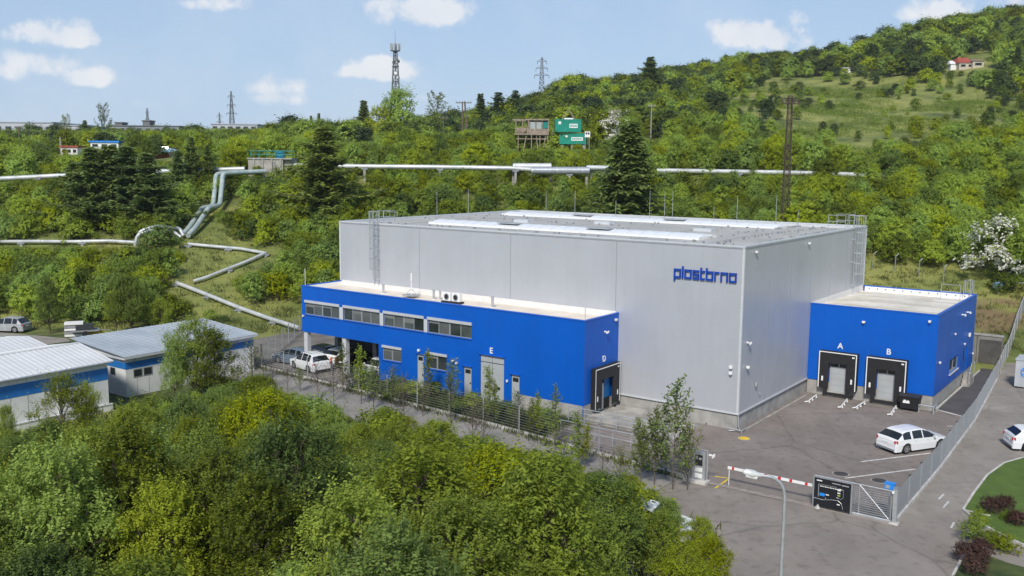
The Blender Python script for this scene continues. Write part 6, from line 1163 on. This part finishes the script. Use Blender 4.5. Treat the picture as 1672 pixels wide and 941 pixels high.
# slope and hillside woods ------------------------------------------------
p = lambda u, v: tpoint(u, v)
def put_t(name, pr, u, vb, vt, label, cat, wide=1., Y=None, group=None):
    q = tpoint(u, vb) if Y is None else Vector((at(u, vb, Y).x, Y, tz(at(u, vb, Y).x, Y))); d = ray(u, vt); h = CAMZ+d[2]/d[1]*q.y-q.z; return put_tree(name, pr, tuple(q), h, label, cat, group, wide)
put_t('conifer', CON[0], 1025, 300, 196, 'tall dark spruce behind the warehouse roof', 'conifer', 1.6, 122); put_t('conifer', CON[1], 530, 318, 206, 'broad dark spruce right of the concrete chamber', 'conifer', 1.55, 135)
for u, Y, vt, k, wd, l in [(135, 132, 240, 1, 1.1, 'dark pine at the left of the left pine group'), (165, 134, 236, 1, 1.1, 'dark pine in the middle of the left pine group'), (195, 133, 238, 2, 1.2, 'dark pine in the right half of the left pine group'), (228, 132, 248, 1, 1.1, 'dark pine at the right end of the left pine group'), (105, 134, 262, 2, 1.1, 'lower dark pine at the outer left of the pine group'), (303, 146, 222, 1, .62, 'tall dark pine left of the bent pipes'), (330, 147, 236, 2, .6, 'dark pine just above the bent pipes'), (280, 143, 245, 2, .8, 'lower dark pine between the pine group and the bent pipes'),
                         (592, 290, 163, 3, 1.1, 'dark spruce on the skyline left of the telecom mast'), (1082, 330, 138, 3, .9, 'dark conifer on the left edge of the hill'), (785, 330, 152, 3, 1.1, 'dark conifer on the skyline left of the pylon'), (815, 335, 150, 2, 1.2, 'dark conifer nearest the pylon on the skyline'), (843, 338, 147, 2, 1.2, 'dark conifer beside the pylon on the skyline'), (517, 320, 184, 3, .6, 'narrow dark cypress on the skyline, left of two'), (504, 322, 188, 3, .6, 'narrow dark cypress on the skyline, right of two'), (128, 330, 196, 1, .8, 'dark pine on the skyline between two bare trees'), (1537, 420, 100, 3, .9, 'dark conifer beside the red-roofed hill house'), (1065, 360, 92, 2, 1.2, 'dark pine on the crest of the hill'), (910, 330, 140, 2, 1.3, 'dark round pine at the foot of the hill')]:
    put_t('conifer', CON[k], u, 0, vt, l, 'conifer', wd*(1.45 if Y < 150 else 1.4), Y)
for u, Y, vt, wd, l in [(160, 300, 170, .95, 'tall half-bare tree on the left skyline'), (97, 300, 188, .9, 'smaller half-bare tree on the left skyline'), (712, 300, 152, 1.3, 'flat-topped half-bare tree right of the telecom mast')]: put_t('bare_tree', BARE, u, 0, vt, l, 'tree', wd, Y); TREES += 1
put_t('hillside_tree', HILL[2], 648, 0, 152, 'large dark green tree at the foot of the telecom mast', 'tree', .8, 285); put_t('hillside_tree', HILL[0], 620, 0, 178, 'dark green tree left of the one under the telecom mast', 'tree', .9, 283)
put_t('blossoming_shrub', BLO, 1628, 462, 362, 'white blossoming shrub on the bank at the right', 'shrub', 1.05); put_t('blossoming_shrub', BLO, 992, 228, 184, 'pale blossoming shrub right of the green containers', 'shrub', 1.1, 205)
put_px('hillside_tree', FG[1], 215, 548, 455, 'round leafy tree behind the grey-roofed shed', 'tree', 1.15); put_px('hillside_tree', FG[0], 82, 545, 458, 'bright young tree beside the gravel track', 'tree', .75); put_px('hillside_tree', FG[3], 190, 545, 480, 'smaller leafy tree left of the round one behind the shed', 'tree', .9); put_px('hillside_tree', FG[4], 262, 546, 490, 'leafy tree at the back of the grey-roofed shed', 'tree', 1.)
TREES += 12+35

KEEP = []   # (u0, u1, v0, v1, Y): parts of the view that stay clear of nearer growth
def keepline(pts, Y, hw=4):
    for (a, b_), (c, d) in zip(pts, pts[1:]):
        n = max(1, int(abs(c-a)/12))
        for i in range(n): s = (i+.5)/n; KEEP.append((a+(c-a)*i/n, a+(c-a)*(i+1)/n, b_+(d-b_)*s-hw, b_+(d-b_)*s+hw, Y))
KEEP += [(346, 374, 276, 340, 141), (296, 356, 335, 386, 133), (400, 476, 246, 290, 147), (363, 369, 285, 342, 140), (838, 898, 190, 242, 199), (905, 962, 178, 242, 198), (1285, 1298, 150, 300, 123), (748, 770, 162, 212, 229), (1060, 1068, 172, 225, 234), (560, 604, 218, 231, 256), (100, 128, 240, 252, 222), (250, 290, 243, 262, 221), (148, 192, 232, 242, 233), (1548, 1610, 86, 114, 380), (0, 290, 200, 213, 380), (345, 420, 203, 211, 400), (225, 300, 380, 402, 121), (640, 653, 60, 150, 299), (880, 890, 92, 150, 415), (370, 385, 148, 196, 590), (1588, 1645, 545, 600, 83), (1580, 1680, 360, 444, tpoint(1628, 462).y-.6), (972, 1012, 184, 226, 204), (1416, 1600, 438, 475, 113), (1594, 1650, 470, 590, 97), (93, 102, 224, 240, 234), (28, 33, 205, 225, 238), (722, 727, 190, 215, 231), (1374, 1398, 109, 119, 385), ]
SOFT = [(1300, 1420, 165, 208, 320), (1345, 1415, 205, 250, 262), (1430, 1600, 165, 190, 330)]
for pl, hw_ in (([(0, 399), (222, 399)], 3), ([(308, 403), (432, 417)], 5), ([(316, 466), (432, 419)], 5), ([(289, 468), (489, 542)], 5)):
    k0 = len(KEEP); keepline(pl, 0, hw_); KEEP[k0:] = [(a, b_, c, d, tpoint((a+b_)/2, (c+d)/2).y+.6) for a, b_, c, d, _ in KEEP[k0:]]
NK = len(KEEP)
keepline([(0, 291), (85, 287)], 149, 4); keepline([(235, 281), (400, 276)], 148.5, 4); keepline([(580, 272), (830, 274), (905, 279), (985, 279)], 149, 7); keepline([(1085, 278), (1280, 281), (1425, 286)], 150, 2)
def inpoly(u, v, P):
    c = False; n = len(P)
    for i in range(n):
        (x1, y1), (x2, y2) = P[i], P[(i+1) % n]
        if (y1 > v) != (y2 > v) and u < (x2-x1)*(v-y1)/(y2-y1)+x1: c = not c
    return c
BLD = [(554, 364), (850, 345), (1414, 370), (1412, 467), (1594, 482), (1589, 597), (1205, 700), (955, 690), (494, 545), (492, 468), (555, 458)]
MEADOW = [(1255, 147), (1340, 136), (1450, 140), (1560, 150), (1640, 178), (1690, 188), (1690, 208), (1560, 203), (1480, 218), (1430, 245), (1405, 275), (1362, 275), (1345, 228), (1290, 202), (1255, 165)]
CLEAR = [(300, 408), (420, 420), (400, 428), (330, 456), (300, 460)]
BANK = [(1416, 432), (1600, 452), (1600, 480), (1650, 560), (1640, 600), (1594, 600), (1594, 482), (1416, 467)]
MEAD2 = [(1170, 165), (1255, 135), (1400, 120), (1672, 160), (1700, 235), (1560, 245), (1450, 285), (1300, 285), (1230, 240)]
cand = []
def zone(y0, y1, step, hlo, hhi):
    for j, y in enumerate(np.arange(y0, y1, step)):
        lim = .60*y+8
        for x in np.arange(-lim, lim, step):
            X = x+(j % 2)*step/2+random.uniform(-.45, .45)*step; Y = y+random.uniform(-.45, .45)*step
            yt = float(np.interp(X, TOE[:, 0], TOE[:, 1]))
            if Y < yt+1.5: continue
            z = tz(X, Y); ub, vb = proj(X, Y, z)
            if ub < -60 or ub > 1740: continue
            big = .5+.5*math.sin(X*.05+1.7*math.sin(Y*.031))*math.cos(Y*.043+X*.02); h = (hlo+(hhi-hlo)*(.55*random.random()**1.3+.45*big))
            ju, jv = random.gauss(0, 22), random.gauss(0, 9)
            if (inpoly(ub+ju, vb+jv, MEADOW)):
                if random.random() > (.24 if vb < 205 else .34): continue
                h = random.uniform(1.2, 4.2)
            elif inpoly(ub, vb, MEAD2):
                if random.random() > .42: continue
                h = random.uniform(1.3, 4.8)
            if inpoly(ub, vb, CLEAR): continue
            if inpoly(ub, vb, BANK):
                if random.random() > .12: continue
                h = random.uniform(.6, 1.5)
            if abs(Y-150.3) < 1.6: continue
            lx, ly = loc((X, Y))
            if 8 < lx < 12.5 and ly < 60: continue
            hw = h*.55/Y*FPX; vt = proj(X, Y, z+h*1.06)[1]
            soft = random.random() < .8; KP = KEEP if random.random() < .82 else KEEP[:NK]
            for (u0, u1, v0, v1, Yk) in KP+([(a+random.uniform(-15, 15), b_+random.uniform(-15, 15), c, d+random.uniform(-16, 8), e) for a, b_, c, d, e in SOFT] if soft else []):
                if Y < Yk and ub+hw > u0 and ub-hw < u1:
                    vlim = v1+1.5
                    if vt < vlim and vb > v0:
                        d = ray(ub, vlim); h = min(h, (CAMZ+d[2]/d[1]*Y-z)/1.06); vt = proj(X, Y, z+h*1.06)[1]
            if h < .7: continue
            if inpoly(ub, vt+3, BLD) and (inpoly(ub, vb, BLD) or vb > 460): continue
            if vt > 700: continue
            cand.append((X, Y, z, h, ub, vt, h/Y))
zone(96, 150, 2.7, 1.8, 4.8); zone(150, 215, 3.7, 2.0, 7.2); zone(215, 330, 4.6, 2.4, 8.6); zone(330, 540, 6.0, 3.6, 10.8)
trees = sorted([c for c in cand if c[3] >= 3.0], key=lambda c: -c[6]); shrubs = sorted([c for c in cand if c[3] < 3.0], key=lambda c: -c[6])
NT = max(0, 292-TREES-0); NS = 185
def zone_label(c):
    X, Y, z, h, u, v, _ = c
    if u < 480: return ('leafy tree on the slope left of the warehouse', 'trees on the slope left of the warehouse') if Y < 152 else ('leafy tree above the pipeline at the left', 'trees above the pipeline at the left')
    if Y < 151: return ('leafy tree on the bank between the warehouse and the pipeline', 'trees on the bank behind the warehouse')
    return ('leafy tree on the hillside above the pipeline', 'trees on the hillside above the pipeline')
for c in trees[:NT]:
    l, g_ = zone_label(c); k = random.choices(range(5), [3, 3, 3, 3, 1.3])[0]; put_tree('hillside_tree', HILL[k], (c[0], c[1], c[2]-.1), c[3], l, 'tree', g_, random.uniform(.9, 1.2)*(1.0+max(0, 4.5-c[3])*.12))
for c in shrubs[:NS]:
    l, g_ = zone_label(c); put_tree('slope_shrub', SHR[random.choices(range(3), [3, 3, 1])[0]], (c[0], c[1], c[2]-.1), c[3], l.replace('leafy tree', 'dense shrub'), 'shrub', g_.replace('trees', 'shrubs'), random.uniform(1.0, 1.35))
rest = trees[NT:]+shrubs[NS:]
dk = [c for c in rest if c[1] > 225 and c[3] > 4.5]; random.shuffle(dk)
for c in dk[:34]: rest.remove(c); put_tree('conifer', CON[random.choice([1, 2, 3])], (c[0], c[1], c[2]-.2), c[3]*random.uniform(1.0, 1.35), 'dark conifer scattered among the leafy trees of the hillside', 'conifer', 'dark conifers scattered over the hillside', random.uniform(1.2, 1.7))
print('vegetation: foreground', len(fg), 'candidates', len(cand), 'trees', len(trees), 'shrubs', len(shrubs), 'mass', len(rest))
# the rest of the wood: one mass scattered with geometry nodes
def mass(name, pts, protos, label):
    src = []
    n = len(pts); me = bpy.data.meshes.new(name); me.vertices.add(n); me.vertices.foreach_set('co', np.array([(c[0], c[1], c[2]-.15) for c in pts], np.float32).ravel())
    for nm, tp in (('idx', 'INT'), ('scl', 'FLOAT_VECTOR'), ('rot', 'FLOAT')): me.attributes.new(nm, tp, 'POINT')
    idx = rng.integers(0, len(protos), n); me.attributes['idx'].data.foreach_set('value', idx.astype(np.int32)); me.attributes['rot'].data.foreach_set('value', (rng.random(n)*6.28).astype(np.float32))
    s = np.array([c[3]/protos[i]['h'] for c, i in zip(pts, idx)]); wd = .8+.65*rng.random(n); me.attributes['scl'].data.foreach_set('vector', np.stack([s*wd, s*wd, s], -1).astype(np.float32).ravel())
    o = bpy.data.objects.new(name, me); col.objects.link(o); tagset(o, label, None, None, 'stuff')
    gn = bpy.data.node_groups.new(name+'_scatter', 'GeometryNodeTree'); gn.interface.new_socket('Geometry', in_out='INPUT', socket_type='NodeSocketGeometry'); gn.interface.new_socket('Geometry', in_out='OUTPUT', socket_type='NodeSocketGeometry')
    N = gn.nodes.new; L = gn.links.new; gi = N('NodeGroupInput'); go = N('NodeGroupOutput'); ip = N('GeometryNodeInstanceOnPoints'); jn = N('GeometryNodeJoinGeometry')
    for pr in protos[::-1]:
        oi = N('GeometryNodeObjectInfo'); oi.inputs['Object'].default_value = pr['obj']; oi.inputs['As Instance'].default_value = True; L(oi.outputs['Geometry'], jn.inputs[0])
    def na(nm, tp): a = N('GeometryNodeInputNamedAttribute'); a.data_type = tp; a.inputs['Name'].default_value = nm; return a.outputs['Attribute']
    L(gi.outputs[0], ip.inputs['Points']); L(jn.outputs[0], ip.inputs['Instance']); ip.inputs['Pick Instance'].default_value = True; L(na('idx', 'INT'), ip.inputs['Instance Index']); L(na('scl', 'FLOAT_VECTOR'), ip.inputs['Scale'])
    cx = N('ShaderNodeCombineXYZ'); L(na('rot', 'FLOAT'), cx.inputs[2]); L(cx.outputs[0], ip.inputs['Rotation']); L(ip.outputs[0], go.inputs[0])
    md = o.modifiers.new('scatter', 'NODES'); md.node_group = gn
first = {}
for o in list(col.objects):
    if o.type == 'MESH' and o.parent is None and o.data.name not in first: first[o.data.name] = o
for pr in HILL+SHR: pr['obj'] = first.get(pr['mesh'].name)
# far prototypes stand in the wood too
FARP = []
big = [c for c in rest if c[1] > 230 and c[3] > 4][:60]
for k, pr in enumerate(FAR):
    c = big[k*7]; rest.remove(c); o = put_tree('hillside_tree', pr, (c[0], c[1], c[2]-.1), c[3], *(lambda z: (z[0], 'tree', z[1]))(zone_label(c))); pr['obj'] = o
nearT = [c for c in rest if c[3] >= 2.2 and c[1] < 235]; farT = [c for c in rest if c[3] >= 2.2 and c[1] >= 235]; lowT = [c for c in rest if c[3] < 2.2]
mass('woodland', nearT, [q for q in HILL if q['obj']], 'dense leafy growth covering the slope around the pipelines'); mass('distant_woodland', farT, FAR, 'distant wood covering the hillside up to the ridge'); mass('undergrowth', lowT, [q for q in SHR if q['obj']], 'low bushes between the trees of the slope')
# rough grass tufts on open ground
def tufts(name, pts, hts, label, m=GRASSM, nb=13):
    g = rng; P = np.repeat(np.array(pts), nb, 0); H = np.repeat(np.array(hts), nb); n = len(P); P = P+np.stack([g.normal(size=n)*.25*H/.4, g.normal(size=n)*.25*H/.4, np.zeros(n)], -1); d = np.stack([g.normal(size=n)*.45, g.normal(size=n)*.45, np.ones(n)], -1); nm = unit(np.stack([g.normal(size=n), g.normal(size=n), .2*np.ones(n)], -1))
    v = leaf_quads(P, d, nm, H*(.6+.7*g.random(n)), H*.09, .1); o = np_mesh(name, v, np.arange(len(v)).reshape(-1, 4), [m], g.random(n)); tagset(o, label, None, None, 'stuff'); return o
pts = []; hts = []
while len(pts) < 9000:
    X = random.uniform(-75, 62); Y = random.uniform(88, 165); yt = float(np.interp(X, TOE[:, 0], TOE[:, 1]))
    if Y < yt-2: continue
    lx, ly = loc((X, Y))
    if 9.2 < lx < 11.8 and ly < 37: continue
    if ly < 34 and lx > -39: continue
    pts.append((X, Y, tz(X, Y)-.05)); hts.append(random.uniform(.3, .75))
tufts('rough_grass', pts, hts, 'rough grass and weeds on the slope')
pts = []; hts = []
while len(pts) < 5200:
    lx = random.uniform(-50, 1); ly = random.uniform(-20, -4.9); ne = np.interp(lx, [-47, -41, -31, -20, -10, 1.2], [-12, -12.2, -13.6, -15.2, -16.8, -17.6]); fe = np.interp(lx, [-41, -14.8, 1.9], [-7.2, -9.15, -11.05])
    if lx < -41: continue
    if (ne-2.6 < ly < ne+.35*random.random()) or (lx > -29 and lx < -10 and fe+.3 < ly < -5.0) or (abs(ly-fe+.35) < .3 and random.random() < .5): p_ = W(lx, ly); pts.append((p_.x, p_.y, -.03)); hts.append(random.uniform(.15, .55))
tufts('verge_weeds', pts, hts, 'weeds along the front road and under the wire fence')
pts = []; hts = []
while len(pts) < 2600:
    X = random.uniform(-45, 11); Y = random.uniform(17, 68); lx, ly = loc((X, Y))
    if ly > -17.5 or lx > 7 or (lx < -36 and ly > -50): continue
    pts.append((X, Y, -.05)); hts.append(random.uniform(.4, .9))
tufts('thicket_floor_weeds', pts, hts, 'tall weeds on the floor of the thicket')

pts = []; hts = []
while len(pts) < 7000:
    X = random.uniform(60, 240); Y = random.uniform(200, 440); z = tz(X, Y); u, v = proj(X, Y, z)
    if not inpoly(u, v, MEADOW if random.random() < .6 else MEAD2): continue
    if math.sin(X*.13+1.7*math.sin(Y*.07))+math.sin(Y*.11+X*.05)+random.gauss(0, .6) < .2: continue
    pts.append((X, Y, z-.05)); hts.append(random.uniform(.4, 1.3))
tufts('meadow_grass', pts, hts, 'tall rough grass in patches over the hillside meadow', LEAF_S, 9)

# ---------------------------------------------------------------- thin summer haze
hz = MB(); hz.box(-420, 560, -80, 640, -3, 125, DARK); ho = hz.build('haze'); ho['kind'] = 'stuff'; ho['label'] = 'thin summer haze over the valley'
hm = bpy.data.materials.new('haze_air'); hm.use_nodes = True; hm.node_tree.nodes.clear(); ov = hm.node_tree.nodes.new('ShaderNodeOutputMaterial'); pv = hm.node_tree.nodes.new('ShaderNodeVolumePrincipled')
pv.inputs['Color'].default_value = (.86, .92, 1, 1); pv.inputs['Density'].default_value = .00013; pv.inputs['Anisotropy'].default_value = .2; hm.node_tree.links.new(pv.outputs[0], ov.inputs['Volume'])
ho.data.materials.clear(); ho.data.materials.append(hm)
